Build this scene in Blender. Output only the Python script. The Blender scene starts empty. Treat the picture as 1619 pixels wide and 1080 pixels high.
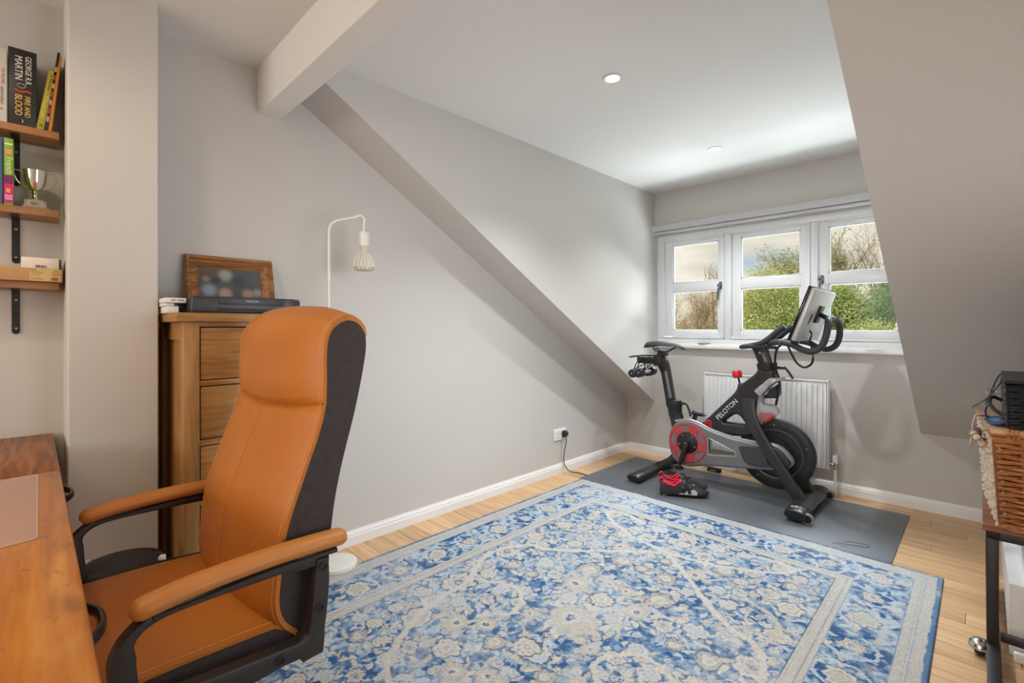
import bpy, bmesh, math, random
import numpy as np
from mathutils import Vector, Matrix
random.seed(4); rng = np.random.default_rng(7)
SC = bpy.context.scene; COL = SC.collection
R = math.radians

# ------------------------------------------------------------------ camera
cd = bpy.data.cameras.new('camera'); cam = bpy.data.objects.new('camera', cd); COL.objects.link(cam)
cam.location = (2.344, -3.893, 1.14); cam.rotation_euler = (R(90), 0, R(44.7))
cd.sensor_width = 36; cd.lens = 751.5 / 1619 * 36; cd.shift_y = -24 / 1619; cd.clip_start = 0.02
SC.camera = cam
# ------------------------------------------------------------------ colour management
vs = SC.view_settings; vs.view_transform = 'Standard'; vs.look = 'None'; vs.gamma = 1; vs.exposure = 0.34
vs.use_curve_mapping = False

def lin(r, g, b):
    return tuple(((c / 255) / 12.92 if c <= 10 else ((c / 255 + .055) / 1.055) ** 2.4) for c in (r, g, b)) + (1.0,)

# ------------------------------------------------------------------ world: bright broken cloud
w = bpy.data.worlds.new('sky'); SC.world = w; w.use_nodes = True
nt = w.node_tree; nt.nodes.clear()
def N(nt, t, **k):
    n = nt.nodes.new(t)
    for a, b in k.items(): setattr(n, a, b)
    return n
tc = N(nt, 'ShaderNodeTexCoord'); mp = N(nt, 'ShaderNodeMapping'); mp.inputs['Scale'].default_value = (1.6, 1.6, 5.5)
mp.inputs['Location'].default_value = (.35, .1, .2)
nz = N(nt, 'ShaderNodeTexNoise'); nz.inputs['Scale'].default_value = 2.3; nz.inputs['Detail'].default_value = 7; nz.inputs['Roughness'].default_value = .52
rp = N(nt, 'ShaderNodeValToRGB'); e = rp.color_ramp.elements
e[0].position = .33; e[0].color = lin(172, 196, 222); e[1].position = .47; e[1].color = lin(226, 216, 202)
x_ = e.new(.60); x_.color = lin(250, 240, 224); x_ = e.new(.75); x_.color = lin(214, 208, 200)
bg = N(nt, 'ShaderNodeBackground'); bg.inputs['Strength'].default_value = .86
out = N(nt, 'ShaderNodeOutputWorld')
for a, b in ((tc.outputs['Generated'], mp.inputs['Vector']), (mp.outputs[0], nz.inputs['Vector']), (nz.outputs[0], rp.inputs[0]), (rp.outputs[0], bg.inputs[0]), (bg.outputs[0], out.inputs[0])):
    nt.links.new(a, b)

# ------------------------------------------------------------------ lights
def light(name, kind, loc, rot, energy, color, **k):
    l = bpy.data.lights.new(name, kind); o = bpy.data.objects.new(name, l); COL.objects.link(o)
    o.location = loc; o.rotation_euler = rot; l.energy = energy; l.color = color[:3]
    for a, b in k.items(): setattr(l, a, b)
    return o
light('sun', 'SUN', (2, -8, 12), (R(42), 0, R(-25)), 4.0, (1, .95, .86), angle=R(3))
# added fill from behind the camera; the rear wall has no window
light('rear_fill', 'AREA', (1.55, -8.9, 1.6), (R(90), 0, 0), 68, (1, .975, .93), shape='RECTANGLE', size=2.7, size_y=1.2)
# added fill from the right, out of frame; no window is built there
light('side_fill', 'AREA', (3.0, -2.6, 1.1), (R(90), 0, R(90)), 7.0, (.92, .96, 1), shape='RECTANGLE', size=1.5, size_y=1.1, spread=R(86))
# unseen lamps added outside the front window: garden bounce below, sky above
light('low_window_fill', 'AREA', (1.15, 1.3, .35), (R(-128), 0, 0), 165, (.88, .94, 1), shape='RECTANGLE', size=2.6, size_y=1.1)
light('high_window_fill', 'AREA', (1.2, 2.0, 3.6), (R(-42), 0, 0), 560, (.82, .9, 1), shape='RECTANGLE', size=3.0, size_y=1.4)
light('rear_ceiling_fill', 'AREA', (1.5, -4.9, 2.27), (0, 0, 0), 9, (1, .82, .54), shape='RECTANGLE', size=1.2, size_y=.8)  # added warm fill under the rear ceiling, no fixture there

# ------------------------------------------------------------------ materials
MATS = {}
def mat(name, rgb, rough=.5, metal=0, noise=None, bump=None, coat=0, emit=None, trans=0, alpha=1, spec=.5, rgb2=None, stretch=(1, 1, 1), sheen=0):
    """rgb sRGB 0-255; noise=(scale, ramp low, ramp high) mixes rgb with rgb2; bump=(scale, strength)"""
    if name in MATS: return MATS[name]
    m = bpy.data.materials.new(name); m.use_nodes = True; t = m.node_tree; b = t.nodes['Principled BSDF']
    b.inputs['Base Color'].default_value = lin(*rgb); b.inputs['Roughness'].default_value = rough; b.inputs['Metallic'].default_value = metal
    b.inputs['Specular IOR Level'].default_value = spec; b.inputs['Coat Weight'].default_value = coat
    b.inputs['Transmission Weight'].default_value = trans; b.inputs['Alpha'].default_value = alpha
    b.inputs['Sheen Weight'].default_value = sheen
    if emit:
        b.inputs['Emission Color'].default_value = lin(*emit[0]); b.inputs['Emission Strength'].default_value = emit[1]
    if noise or bump:
        c = N(t, 'ShaderNodeTexCoord'); mp = N(t, 'ShaderNodeMapping'); mp.inputs['Scale'].default_value = stretch
        t.links.new(c.outputs['Object'], mp.inputs[0])
    if noise:
        n = N(t, 'ShaderNodeTexNoise'); n.inputs['Scale'].default_value = noise[0]; n.inputs['Detail'].default_value = 6
        r = N(t, 'ShaderNodeValToRGB'); r.color_ramp.elements[0].position = noise[1]; r.color_ramp.elements[1].position = noise[2]
        r.color_ramp.elements[0].color = lin(*rgb); r.color_ramp.elements[1].color = lin(*(rgb2 or rgb))
        t.links.new(mp.outputs[0], n.inputs['Vector']); t.links.new(n.outputs[0], r.inputs[0]); t.links.new(r.outputs[0], b.inputs['Base Color'])
    if bump:
        n2 = N(t, 'ShaderNodeTexNoise'); n2.inputs['Scale'].default_value = bump[0]; n2.inputs['Detail'].default_value = 4
        bp = N(t, 'ShaderNodeBump'); bp.inputs['Strength'].default_value = bump[1]; bp.inputs['Distance'].default_value = .004
        t.links.new(mp.outputs[0], n2.inputs['Vector']); t.links.new(n2.outputs[0], bp.inputs['Height']); t.links.new(bp.outputs[0], b.inputs['Normal'])
    MATS[name] = m; return m

def wood(name, c1, c2, c3, axis, scale=1.0, rough=.45, vary=True, coat=0.0, ring=.55):
    """grain running along axis; colour differs a little from object to object"""
    if name in MATS: return MATS[name]
    m = bpy.data.materials.new(name); m.use_nodes = True; t = m.node_tree; b = t.nodes['Principled BSDF']
    c = N(t, 'ShaderNodeTexCoord'); mp = N(t, 'ShaderNodeMapping'); oi = N(t, 'ShaderNodeObjectInfo')
    s = [14 * scale] * 3; s['xyz'.index(axis)] = 1.1 * scale; mp.inputs['Scale'].default_value = s
    if vary:
        cm = N(t, 'ShaderNodeVectorMath', operation='SCALE'); cv = N(t, 'ShaderNodeCombineXYZ')
        for i in range(3): t.links.new(oi.outputs['Random'], cv.inputs[i])
        t.links.new(cv.outputs[0], cm.inputs[0]); cm.inputs['Scale'].default_value = 23
        t.links.new(cm.outputs[0], mp.inputs['Location'])
    t.links.new(c.outputs['Object'], mp.inputs[0])
    n = N(t, 'ShaderNodeTexNoise'); n.inputs['Scale'].default_value = 1.2; n.inputs['Detail'].default_value = 5; n.inputs['Distortion'].default_value = .6
    t.links.new(mp.outputs[0], n.inputs['Vector'])
    ml = N(t, 'ShaderNodeMath', operation='MULTIPLY'); ml.inputs[1].default_value = 9
    fr = N(t, 'ShaderNodeMath', operation='PINGPONG'); fr.inputs[1].default_value = 1
    t.links.new(n.outputs[0], ml.inputs[0]); t.links.new(ml.outputs[0], fr.inputs[0])
    n2 = N(t, 'ShaderNodeTexNoise'); n2.inputs['Scale'].default_value = 5; n2.inputs['Detail'].default_value = 5
    t.links.new(mp.outputs[0], n2.inputs['Vector'])
    mx = N(t, 'ShaderNodeMix', data_type='FLOAT'); mx.inputs[0].default_value = ring
    t.links.new(n2.outputs[0], mx.inputs[2]); t.links.new(fr.outputs[0], mx.inputs[3])
    r = N(t, 'ShaderNodeValToRGB'); el = r.color_ramp.elements
    el[0].position = .2; el[0].color = lin(*c1); el[1].position = .8; el[1].color = lin(*c3); k = el.new(.5); k.color = lin(*c2)
    t.links.new(mx.outputs[0], r.inputs[0])
    if vary:
        hs = N(t, 'ShaderNodeHueSaturation'); mr = N(t, 'ShaderNodeMapRange'); mr.inputs[3].default_value = .86; mr.inputs[4].default_value = 1.1
        t.links.new(oi.outputs['Random'], mr.inputs[0]); t.links.new(mr.outputs[0], hs.inputs['Value']); t.links.new(r.outputs[0], hs.inputs['Color'])
        t.links.new(hs.outputs[0], b.inputs['Base Color'])
    else: t.links.new(r.outputs[0], b.inputs['Base Color'])
    b.inputs['Roughness'].default_value = rough; b.inputs['Coat Weight'].default_value = coat
    bp = N(t, 'ShaderNodeBump'); bp.inputs['Strength'].default_value = .12; bp.inputs['Distance'].default_value = .002
    t.links.new(mx.outputs[0], bp.inputs['Height']); t.links.new(bp.outputs[0], b.inputs['Normal'])
    MATS[name] = m; return m

PAINT = mat('wall_paint', (204, 200, 195), .75, bump=(90, .05))
PAINTC = mat('ceiling_paint', (236, 235, 232), .8, bump=(90, .04))
WHITE = mat('white_gloss', (236, 236, 236), .3)
UPVC = mat('white_frame', (228, 230, 233), .28)
BLACK = mat('satin_black', (34, 34, 37), .42)
BLACKM = mat('matte_black', (24, 24, 25), .6)
CHROME = mat('chrome', (205, 205, 205), .18, 1)
STEEL = mat('brushed_steel', (150, 150, 150), .35, 1)
RUBBER = mat('black_rubber', (26, 26, 27), .7)
PLASTIC_W = mat('white_plastic', (232, 230, 226), .4)

# ------------------------------------------------------------------ mesh helpers
def obj(name, bm, m, parent=None, smooth=True, auto=True):
    me = bpy.data.meshes.new(name)
    if isinstance(bm, bpy.types.Mesh): me = bm; me.name = name
    else:
        bmesh.ops.recalc_face_normals(bm, faces=bm.faces[:]); bm.to_mesh(me); bm.free()
    return objm(name, me, m, parent, smooth)
def objm(name, me, m, parent=None, smooth=True):
    o = bpy.data.objects.new(name, me); COL.objects.link(o)
    if m is not None:
        me.materials.clear()
        for q in (m if isinstance(m, (list, tuple)) else [m]): me.materials.append(q)
    if smooth and len(me.polygons):
        me.polygons.foreach_set('use_smooth', [True] * len(me.polygons))
        try: me.set_sharp_from_angle(angle=R(38))
        except Exception: pass
    if parent is not None:
        o.parent = parent
        if parent.type == 'EMPTY' and parent.get('world'): o.location = -Vector(parent.location)
    return o
def thing(name, label, cat, loc=(0, 0, 0), rz=0, group=None, world=True):
    o = bpy.data.objects.new(name, None); COL.objects.link(o); o.location = loc; o.rotation_euler = (0, 0, rz)
    o.empty_display_size = .05
    o['label'] = label; o['category'] = cat
    if world: o['world'] = 1
    if group: o['group'] = group
    return o
def tag(o, label, cat, group=None):
    o['label'] = label; o['category'] = cat
    if group: o['group'] = group
    me = o.data; co = np.empty(len(me.vertices) * 3); me.vertices.foreach_get('co', co); co = co.reshape(-1, 3)
    b = Vector(((co[:, 0].min() + co[:, 0].max()) / 2, (co[:, 1].min() + co[:, 1].max()) / 2, co[:, 2].min()))
    me.transform(Matrix.Translation(-b)); o.location = o.location + b
    return o
def struct(name, bm, m, parent=None, smooth=False):
    o = obj(name, bm, m, parent, smooth)
    if parent is None: o['kind'] = 'structure'
    return o
def BM(): return bmesh.new()
def box(bm, x0, x1, y0, y1, z0, z1, bev=0, seg=2, mtx=None):
    M = Matrix.Translation(((x0 + x1) / 2, (y0 + y1) / 2, (z0 + z1) / 2)) @ Matrix.Diagonal((abs(x1 - x0), abs(y1 - y0), abs(z1 - z0), 1))
    r = bmesh.ops.create_cube(bm, size=1, matrix=(mtx @ M) if mtx else M)
    if bev:
        es = set()
        for v in r['verts']: es.update(v.link_edges)
        bmesh.ops.bevel(bm, geom=list(es), offset=bev, segments=seg, affect='EDGES', profile=.5)
    return bm
def smoothpts(P, n=6, closed=False):
    P = [Vector(p) for p in P]; out = []; L = len(P)
    rngi = range(L) if closed else range(L - 1)
    for i in rngi:
        p1, p2 = P[i], P[(i + 1) % L]
        p0 = P[i - 1] if (closed or i > 0) else p1 * 2 - p2
        p3 = P[(i + 2) % L] if (closed or i + 2 < L) else p2 * 2 - p1
        for k in range(n):
            t = k / n
            out.append(.5 * ((2 * p1) + (p2 - p0) * t + (2 * p0 - 5 * p1 + 4 * p2 - p3) * t * t + (3 * p1 - p0 - 3 * p2 + p3) * t ** 3))
    if not closed: out.append(P[-1])
    return out
def tube(bm, pts, r, seg=8, up=(0, 0, 1), sq=False, closed=False, cap=True):
    """sweep; r = radius, list of radii or list of (r_side, r_up)"""
    P = [Vector(p) for p in pts]; n = len(P); rings = []
    up = Vector(up)
    for i, p in enumerate(P):
        if closed: d = (P[(i + 1) % n] - P[i - 1])
        else: d = (P[min(i + 1, n - 1)] - P[max(i - 1, 0)])
        d.normalize()
        s = d.cross(up)
        if s.length < 1e-3: s = d.cross(Vector((1, 0, 0))) if abs(d.x) < .9 else d.cross(Vector((0, 1, 0)))
        s.normalize(); u = s.cross(d); u.normalize()
        rr = r[i] if isinstance(r, list) else r
        a, b = rr if isinstance(rr, tuple) else (rr, rr)
        ring = []
        for k in range(seg):
            th = 2 * math.pi * (k + (.5 if sq else 0)) / seg
            c, sn = math.cos(th), math.sin(th)
            if sq:
                f = 2 if seg == 4 else 0
                if seg == 4: c, sn = (1 if c > 0 else -1), (1 if sn > 0 else -1)
                else:
                    pw = .35; c = math.copysign(abs(c) ** pw, c); sn = math.copysign(abs(sn) ** pw, sn)
            ring.append(bm.verts.new(p + s * a * c + u * b * sn))
        rings.append(ring)
    m = n if closed else n - 1
    for i in range(m):
        A, B = rings[i], rings[(i + 1) % n]
        for k in range(seg): bm.faces.new((A[k], A[(k + 1) % seg], B[(k + 1) % seg], B[k]))
    if not closed and cap:
        bm.faces.new(rings[0][::-1]); bm.faces.new(rings[-1])
    return bm
def cyl(bm, p0, p1, r0, r1=None, seg=16):
    return tube(bm, [p0, p1], [r0, r0 if r1 is None else r1], seg)
AX = {'z': (Vector((1, 0, 0)), Vector((0, 1, 0)), Vector((0, 0, 1))), 'y': (Vector((1, 0, 0)), Vector((0, 0, 1)), Vector((0, -1, 0))), 'x': (Vector((0, 1, 0)), Vector((0, 0, 1)), Vector((1, 0, 0)))}
def lathe(bm, prof, o=(0, 0, 0), axis='z', seg=24, a0=0, a1=2 * math.pi):
    """prof: (radius, height along axis); 'y' heights run toward -y"""
    u, v, wv = AX[axis] if isinstance(axis, str) else axis; o = Vector(o); rings = []
    full = abs(a1 - a0 - 2 * math.pi) < 1e-6; m = seg if full else seg + 1
    for r, h in prof:
        if r < 1e-6: rings.append([bm.verts.new(o + wv * h)])
        else: rings.append([bm.verts.new(o + wv * h + (u * math.cos(a0 + (a1 - a0) * k / seg) + v * math.sin(a0 + (a1 - a0) * k / seg)) * r) for k in range(m)])
    for A, B in zip(rings, rings[1:]):
        for k in range(seg):
            k2 = (k + 1) % m
            if len(A) == 1 and len(B) == 1: continue
            if len(A) == 1: bm.faces.new((A[0], B[k2], B[k]))
            elif len(B) == 1: bm.faces.new((A[k], A[k2], B[0]))
            else: bm.faces.new((A[k], A[k2], B[k2], B[k]))
    return bm
def sph(bm, c, r, s=(1, 1, 1), seg=14):
    bmesh.ops.create_uvsphere(bm, u_segments=seg, v_segments=max(6, seg // 2), radius=r, matrix=Matrix.Translation(c) @ Matrix.Diagonal((*s, 1)))
    return bm
def basis(o, ex, ey):
    ex = Vector(ex).normalized(); ez = ex.cross(Vector(ey)).normalized(); ey = ez.cross(ex)
    M = Matrix.Identity(4)
    for i, v in enumerate((ex, ey, ez)): M.col[i][:3] = v
    M.translation = Vector(o); return M
def plate(outer, holes, thick, bevel, M, res=2, smooth_n=0):
    """flat outline with holes, extruded and bevelled; local XY outline centred on local Z"""
    c = bpy.data.curves.new('c', 'CURVE'); c.dimensions = '2D'; c.fill_mode = 'BOTH'
    c.extrude = max(thick / 2 - bevel, 1e-4); c.bevel_depth = bevel; c.bevel_resolution = res; c.offset = -bevel
    for loop in [outer] + list(holes):
        pts = loop
        if smooth_n: pts = [(p.x, p.y) for p in smoothpts([(a, b, 0) for a, b in loop], smooth_n, True)]
        s = c.splines.new('POLY'); s.points.add(len(pts) - 1); s.use_cyclic_u = True
        for q, (a, b) in zip(s.points, pts): q.co = (a, b, 0, 1)
    o = bpy.data.objects.new('c', c); me = bpy.data.meshes.new_from_object(o); bpy.data.objects.remove(o); bpy.data.curves.remove(c)
    me.transform(M); return me
def rnd(pts, rad, n=4):
    """round polygon corners"""
    out = []; L = len(pts)
    for i in range(L):
        p0, p, p1 = Vector(pts[i - 1]), Vector(pts[i]), Vector(pts[(i + 1) % L])
        rr = rad[i] if isinstance(rad, (list, tuple)) else rad
        a = p + (p0 - p).normalized() * min(rr, (p0 - p).length * .49); b = p + (p1 - p).normalized() * min(rr, (p1 - p).length * .49)
        for k in range(n + 1):
            t = k / n; q = a * (1 - t) ** 2 + p * 2 * t * (1 - t) + b * t * t; out.append((q.x, q.y))
    return out
def XZ(y): return basis((0, y, 0), (1, 0, 0), (0, 0, 1))     # outline x,z ; faces -y
def YZ(x): return basis((x, 0, 0), (0, 1, 0), (0, 0, 1))     # outline y,z ; faces +x
def text(s, size, M, m, parent, name='lettering', ext=.0004, align='CENTER', sx=1.0, shear=0, spacing=1.0):
    c = bpy.data.curves.new('t', 'FONT'); c.body = s; c.size = size; c.extrude = ext; c.align_x = align; c.align_y = 'CENTER'; c.shear = shear; c.resolution_u = 3; c.space_character = spacing
    o = bpy.data.objects.new('t', c); me = bpy.data.meshes.new_from_object(o); bpy.data.objects.remove(o); bpy.data.curves.remove(c)
    me.transform(M @ Matrix.Diagonal((sx, 1, 1, 1)))
    return objm(name, me, m, parent, smooth=False)

# =================================================================== ROOM
ZC = 2.313; ZK = .472; SL = .587; YC = -(ZC - ZK) / SL; XD0 = .274; XD1 = 2.071; XR = 3.05; YR = -9.0; XA = -.08
# floor with strip boards running along x
fb = BM(); box(fb, XA, XR, YR, .0, -.06, -.012); floor = struct('floor', fb, mat('floor_under', (120, 84, 48), .8))
WFL = wood('beech_floor', (192, 148, 102), (212, 172, 128), (226, 192, 150), 'x', .8, .36, ring=.25)
bw = .0985; rows = int(4.6 / bw); cache = {}
for r in range(rows):
    y1 = -r * bw; x = XA + (-.9 * random.random())
    while x < XR:
        L = random.choice((.62, .86, .98, 1.1)); a, b = max(x, XA), min(x + L, XR); x += L
        if b - a < .05: continue
        q = BM(); box(q, -(b - a) / 2 + .0006, (b - a) / 2 - .0006, -bw / 2 + .0006, bw / 2 - .0006, -.012, 0, .0012, 1)
        p = obj('plank', q, WFL, floor, smooth=False); p.location = ((a + b) / 2, y1 - bw / 2, -random.random() * .0006)
q = BM(); box(q, XA, XR, YR, -rows * bw, -.012, 0); obj('rear_boards', q, WFL, floor, smooth=False)

def prismx(bm, poly, x0, x1):
    A = [bm.verts.new((x0, y, z)) for y, z in poly]; B = [bm.verts.new((x1, y, z)) for y, z in poly]; n = len(poly)
    bm.faces.new(A); bm.faces.new(B[::-1])
    for i in range(n): bm.faces.new((A[i], B[i], B[(i + 1) % n], A[(i + 1) % n]))
    return bm
WX0, WX1, WZ0, WZ1 = .292, 2.071, .985, 1.932
b = BM(); box(b, -.2, 0, -3.57, .2, -.06, 2.5); struct('wall_left', b, PAINT)
b = BM(); box(b, XA - .01, .209, -3.81, -3.568, -.06, ZC + .05, .004, 2); struct('wall_pier', b, PAINT)
b = BM(); box(b, XA - .2, XA, YR, -3.8, -.06, 2.5); struct('wall_alcove', b, PAINT)
b = BM()
for a in ((0, WX0, -.06, ZC + .1), (WX1, XR, -.06, ZC + .1), (WX0, WX1, -.06, WZ0 - .02), (WX0, WX1, WZ1, ZC + .1)): box(b, a[0], a[1], 0, .3, a[2], a[3])
struct('wall_back', b, PAINT)
b = BM(); box(b, XA - .2, XR + .2, YR - .2, YR, -.06, 2.5); struct('wall_rear', b, PAINT)
b = BM(); box(b, XR, XR + .2, YR, .2, -.06, 2.5); struct('wall_right', b, PAINT)
b = BM(); box(b, XA - .2, XR + .2, YR - .2, .3, ZC, ZC + .12); struct('ceiling', b, PAINTC)
sp = [(0, ZK), (YC, ZC), (YC + .18, ZC + .05), (.06, ZK + .12)]
b = BM(); prismx(b, sp, -.02, XD0); struct('ceiling_slope_left', b, PAINT)
b = BM(); prismx(b, sp, XD1, XR + .05); struct('ceiling_slope_right', b, PAINT)
ck = [(0.01, ZK + .004), (0.01, ZC + .02), (YC, ZC + .02), (YC, ZC - .0)]
b = BM(); prismx(b, ck, XD0 - .06, XD0 + .0006); struct('wall_dormer_left', b, PAINT)
b = BM(); prismx(b, ck, XD1 - .0006, XD1 + .06); struct('wall_dormer_right', b, PAINT)
b = BM(); box(b, -.01, XR, -3.17, -3.07, 2.108, ZC + .01, .003, 2); struct('trim_1', b, PAINTC)   # boxed-in ridge beam
# skirting
def skirt(name, pts):
    prof = [(0, 0), (.018, 0), (.018, .045), (.0145, .05), (.0145, .058), (.008, .068), (.006, .074), (0, .074)]
    b = BM()
    (ax, ay), (bx, by), (nx, ny) = pts
    A = [b.verts.new((ax + nx * d, ay + ny * d, z)) for d, z in prof]; B = [b.verts.new((bx + nx * d, by + ny * d, z)) for d, z in prof]
    n = len(prof); b.faces.new(A); b.faces.new(B[::-1])
    for i in range(n): b.faces.new((A[i], B[i], B[(i + 1) % n], A[(i + 1) % n]))
    return struct(name, b, WHITE)
skirt('baseboard_left', ((0, -3.567), (0, 0), (1, 0)))
skirt('baseboard_back', ((0, 0), (XR, 0), (0, -1)))
skirt('baseboard_pier', ((.209, -3.81), (.209, -3.568), (1, 0)))

# ------------------------------------------------------------------ window
win = thing('window_1', '', '', (1.18, 0, .985)); del win['label']; del win['category']; win['kind'] = 'structure'
b = BM(); y0, y1 = .012, .085
box(b, WX0, WX1, y0, y1, WZ1 - .05, WZ1, .004); box(b, WX0, WX1, y0, y1, .985, 1.04, .004)
box(b, WX0, .352, y0, y1, 1.04, WZ1 - .05, .004); box(b, .872, .919, y0, y1, 1.04, WZ1 - .05, .004)
box(b, 1.472, 1.51, y0, y1, 1.04, WZ1 - .05, .004); box(b, 2.03, WX1, y0, y1, 1.04, WZ1 - .05, .004)
# inner beads
for xa, xb in ((.352, .872), (.919, 1.472), (1.51, 2.03)):
    for q in ((xa, xa + .009, 1.04, 1.882), (xb - .009, xb, 1.04, 1.882), (xa, xb, 1.873, 1.882), (xa, xb, 1.04, 1.05)): box(b, q[0], q[1], y0 - .006, y0 + .02, q[2], q[3], .002, 1)
obj('window_frame', b, UPVC, win)
def glass_mat():
    m = bpy.data.materials.new('window_glass'); m.use_nodes = True; t = m.node_tree; t.nodes.clear()
    tr = N(t, 'ShaderNodeBsdfTransparent'); tr.inputs[0].default_value = (.96, .98, .97, 1); gl = N(t, 'ShaderNodeBsdfGlossy'); gl.inputs['Roughness'].default_value = .02
    fr = N(t, 'ShaderNodeFresnel'); fr.inputs[0].default_value = 1.45; mx = N(t, 'ShaderNodeMixShader'); o = N(t, 'ShaderNodeOutputMaterial')
    ml = N(t, 'ShaderNodeMath', operation='MULTIPLY'); ml.inputs[1].default_value = .12
    t.links.new(fr.outputs[0], ml.inputs[0]); t.links.new(ml.outputs[0], mx.inputs[0]); t.links.new(tr.outputs[0], mx.inputs[1]); t.links.new(gl.outputs[0], mx.inputs[2]); t.links.new(mx.outputs[0], o.inputs[0]); return m
GLASS = glass_mat()
sashes = [(.363, .862, .433, .824), (.929, 1.462, .995, 1.408), (1.52, 2.02, 1.58, 1.96)]
DARKMET = mat('dark_pewter', (112, 114, 118), .35, .8)
for i, (xa, xb, ga, gb) in enumerate(sashes):
    b = BM(); ya, yb = .022, .066
    box(b, xa, ga, ya, yb, 1.052, 1.886, .005); box(b, gb, xb, ya, yb, 1.052, 1.886, .005)
    box(b, ga - .002, gb + .002, ya, yb, 1.838, 1.886, .005); box(b, ga - .002, gb + .002, ya, yb, 1.052, 1.103, .005); box(b, ga - .002, gb + .002, ya + .003, yb, 1.437, 1.512, .005)
    for za, zb in ((1.103, 1.437), (1.512, 1.838)):       # glazing beads
        for q in ((ga, ga + .01, za, zb), (gb - .01, gb, za, zb), (ga, gb, zb - .01, zb), (ga, gb, za, za + .01)): box(b, q[0], q[1], ya + .008, ya + .024, q[2], q[3], .002, 1)
    s = obj('casement', b, UPVC, win)
    for za, zb in ((1.103, 1.437), (1.512, 1.838)):
        b = BM(); box(b, ga, gb, .046, .05, za, zb); obj('pane', b, GLASS, s, smooth=False)
    if i != 1:
        hx = xb - .02 if i == 0 else xa + .02
        b = BM(); box(b, hx - .012, hx + .012, .008, .022, 1.44, 1.50, .006); cyl(b, (hx, .02, 1.468), (hx, -.02, 1.468), .01, .009, 12)
        tube(b, smoothpts([(hx, -.018, 1.472), (hx + .002, -.024, 1.45), (hx - .004, -.02, 1.41), (hx - .008, -.018, 1.35)], 5), [(.009, .006)] * 16, 8)
        sph(b, (hx, -.022, 1.47), .013)
        obj('window_handle', b, DARKMET, s)
b = BM(); box(b, XD0 + .001, XD1 - .001, -.035, .07, .956, .984, .006, 3); box(b, XD0 + .001, XD1 - .001, -.012, .02, .984, .996, .003)
obj('window_sill', b, WHITE, win)
# roller blind cassette above the window
bl = thing('roller_blind', 'grey roller blind cassette mounted above the window', 'blind', (1.17, -.02, 1.945))
BLM = mat('blind_grey', (200, 200, 203), .4)
b = BM(); box(b, .285, 2.06, -.055, -.001, 1.965, 2.018, .006); obj('cassette', b, BLM, bl)
b = BM(); box(b, .295, 2.05, -.045, -.008, 1.942, 1.962, .005); obj('bottom_bar', b, BLM, bl)
b = BM(); box(b, .277, .286, -.058, -.001, 1.936, 2.024, .003); obj('end_cap', b, PLASTIC_W, bl)
b = BM(); lathe(b, [(0, 0), (.055, 0), (.058, .003), (.05, .006), (0, .006)], (.71, .03, .9965), 'z', 24)
tag(obj('coaster', b, mat('slate', (120, 122, 128), .6)), 'thin grey round disc lying on the window sill', 'coaster')

# ------------------------------------------------------------------ radiator
RW = mat('radiator_white', (233, 234, 235), .32)
rad = thing('radiator', 'white ribbed panel radiator on the wall under the window', 'radiator', (1.18, -.06, .16))
b = BM(); n = 25; X0, X1 = .775, 1.572
zt, zb = .742, .19
prev = None
xs = []
for i in range(n):
    xc = X0 + .01 + (X1 - X0 - .02) * i / (n - 1); pw = (X1 - X0) / n
    xs += [(xc - pw * .42, 0), (xc - pw * .30, .0), (xc - pw * .18, -.009), (xc + pw * .18, -.009), (xc + pw * .30, 0)]
zz = [(zt, 0), (zt - .02, 1), (zb + .02, 1), (zb, 0)]
grid = [[b.verts.new((x, -.095 + d * f, z)) for x, d in xs] for z, f in zz]
for A, B in zip(grid, grid[1:]):
    for k in range(len(A) - 1): b.faces.new((A[k], A[k + 1], B[k + 1], B[k]))
box(b, .765, 1.59, -.094, -.085, .17, .762, .003); box(b, .765, 1.59, -.045, -.036, .17, .762, .003)
obj('panel', b, RW, rad)
b = BM(); box(b, .758, 1.598, -.1, -.03, .757, .772, .004)
obj('top_grille', b, RW, rad)
b = BM()
for i in range(40): box(b, .775 + i * .0205, .785 + i * .0205, -.088, -.043, .772, .7735)
g = obj('grille_slots', b, mat('grille_shadow', (120, 120, 120), .6), rad, smooth=False)
for xx in (.756, 1.594):
    b = BM(); box(b, xx, xx + .008, -.1, -.03, .165, .772, .003); obj('side_cover', b, RW, rad)
b = BM(); cyl(b, (1.60, -.065, .2), (1.635, -.065, .2), .011); cyl(b, (1.636, -.065, .17), (1.636, -.065, .215), .014); obj('valve', b, CHROME, rad)
b = BM(); lathe(b, [(0, .265), (.012, .265), (.016, .26), (.017, .215), (.013, .212), (0, .212)], (1.636, -.065, 0)); obj('valve_cap', b, PLASTIC_W, rad)
b = BM(); cyl(b, (1.636, -.065, .17), (1.636, -.065, 0), .009); obj('pipe', b, RW, rad)
b = BM(); cyl(b, (.752, -.065, .2), (.73, -.065, .2), .011); cyl(b, (.73, -.065, .225), (.73, -.065, 0), .009); obj('pipe', b, RW, rad)

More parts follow.
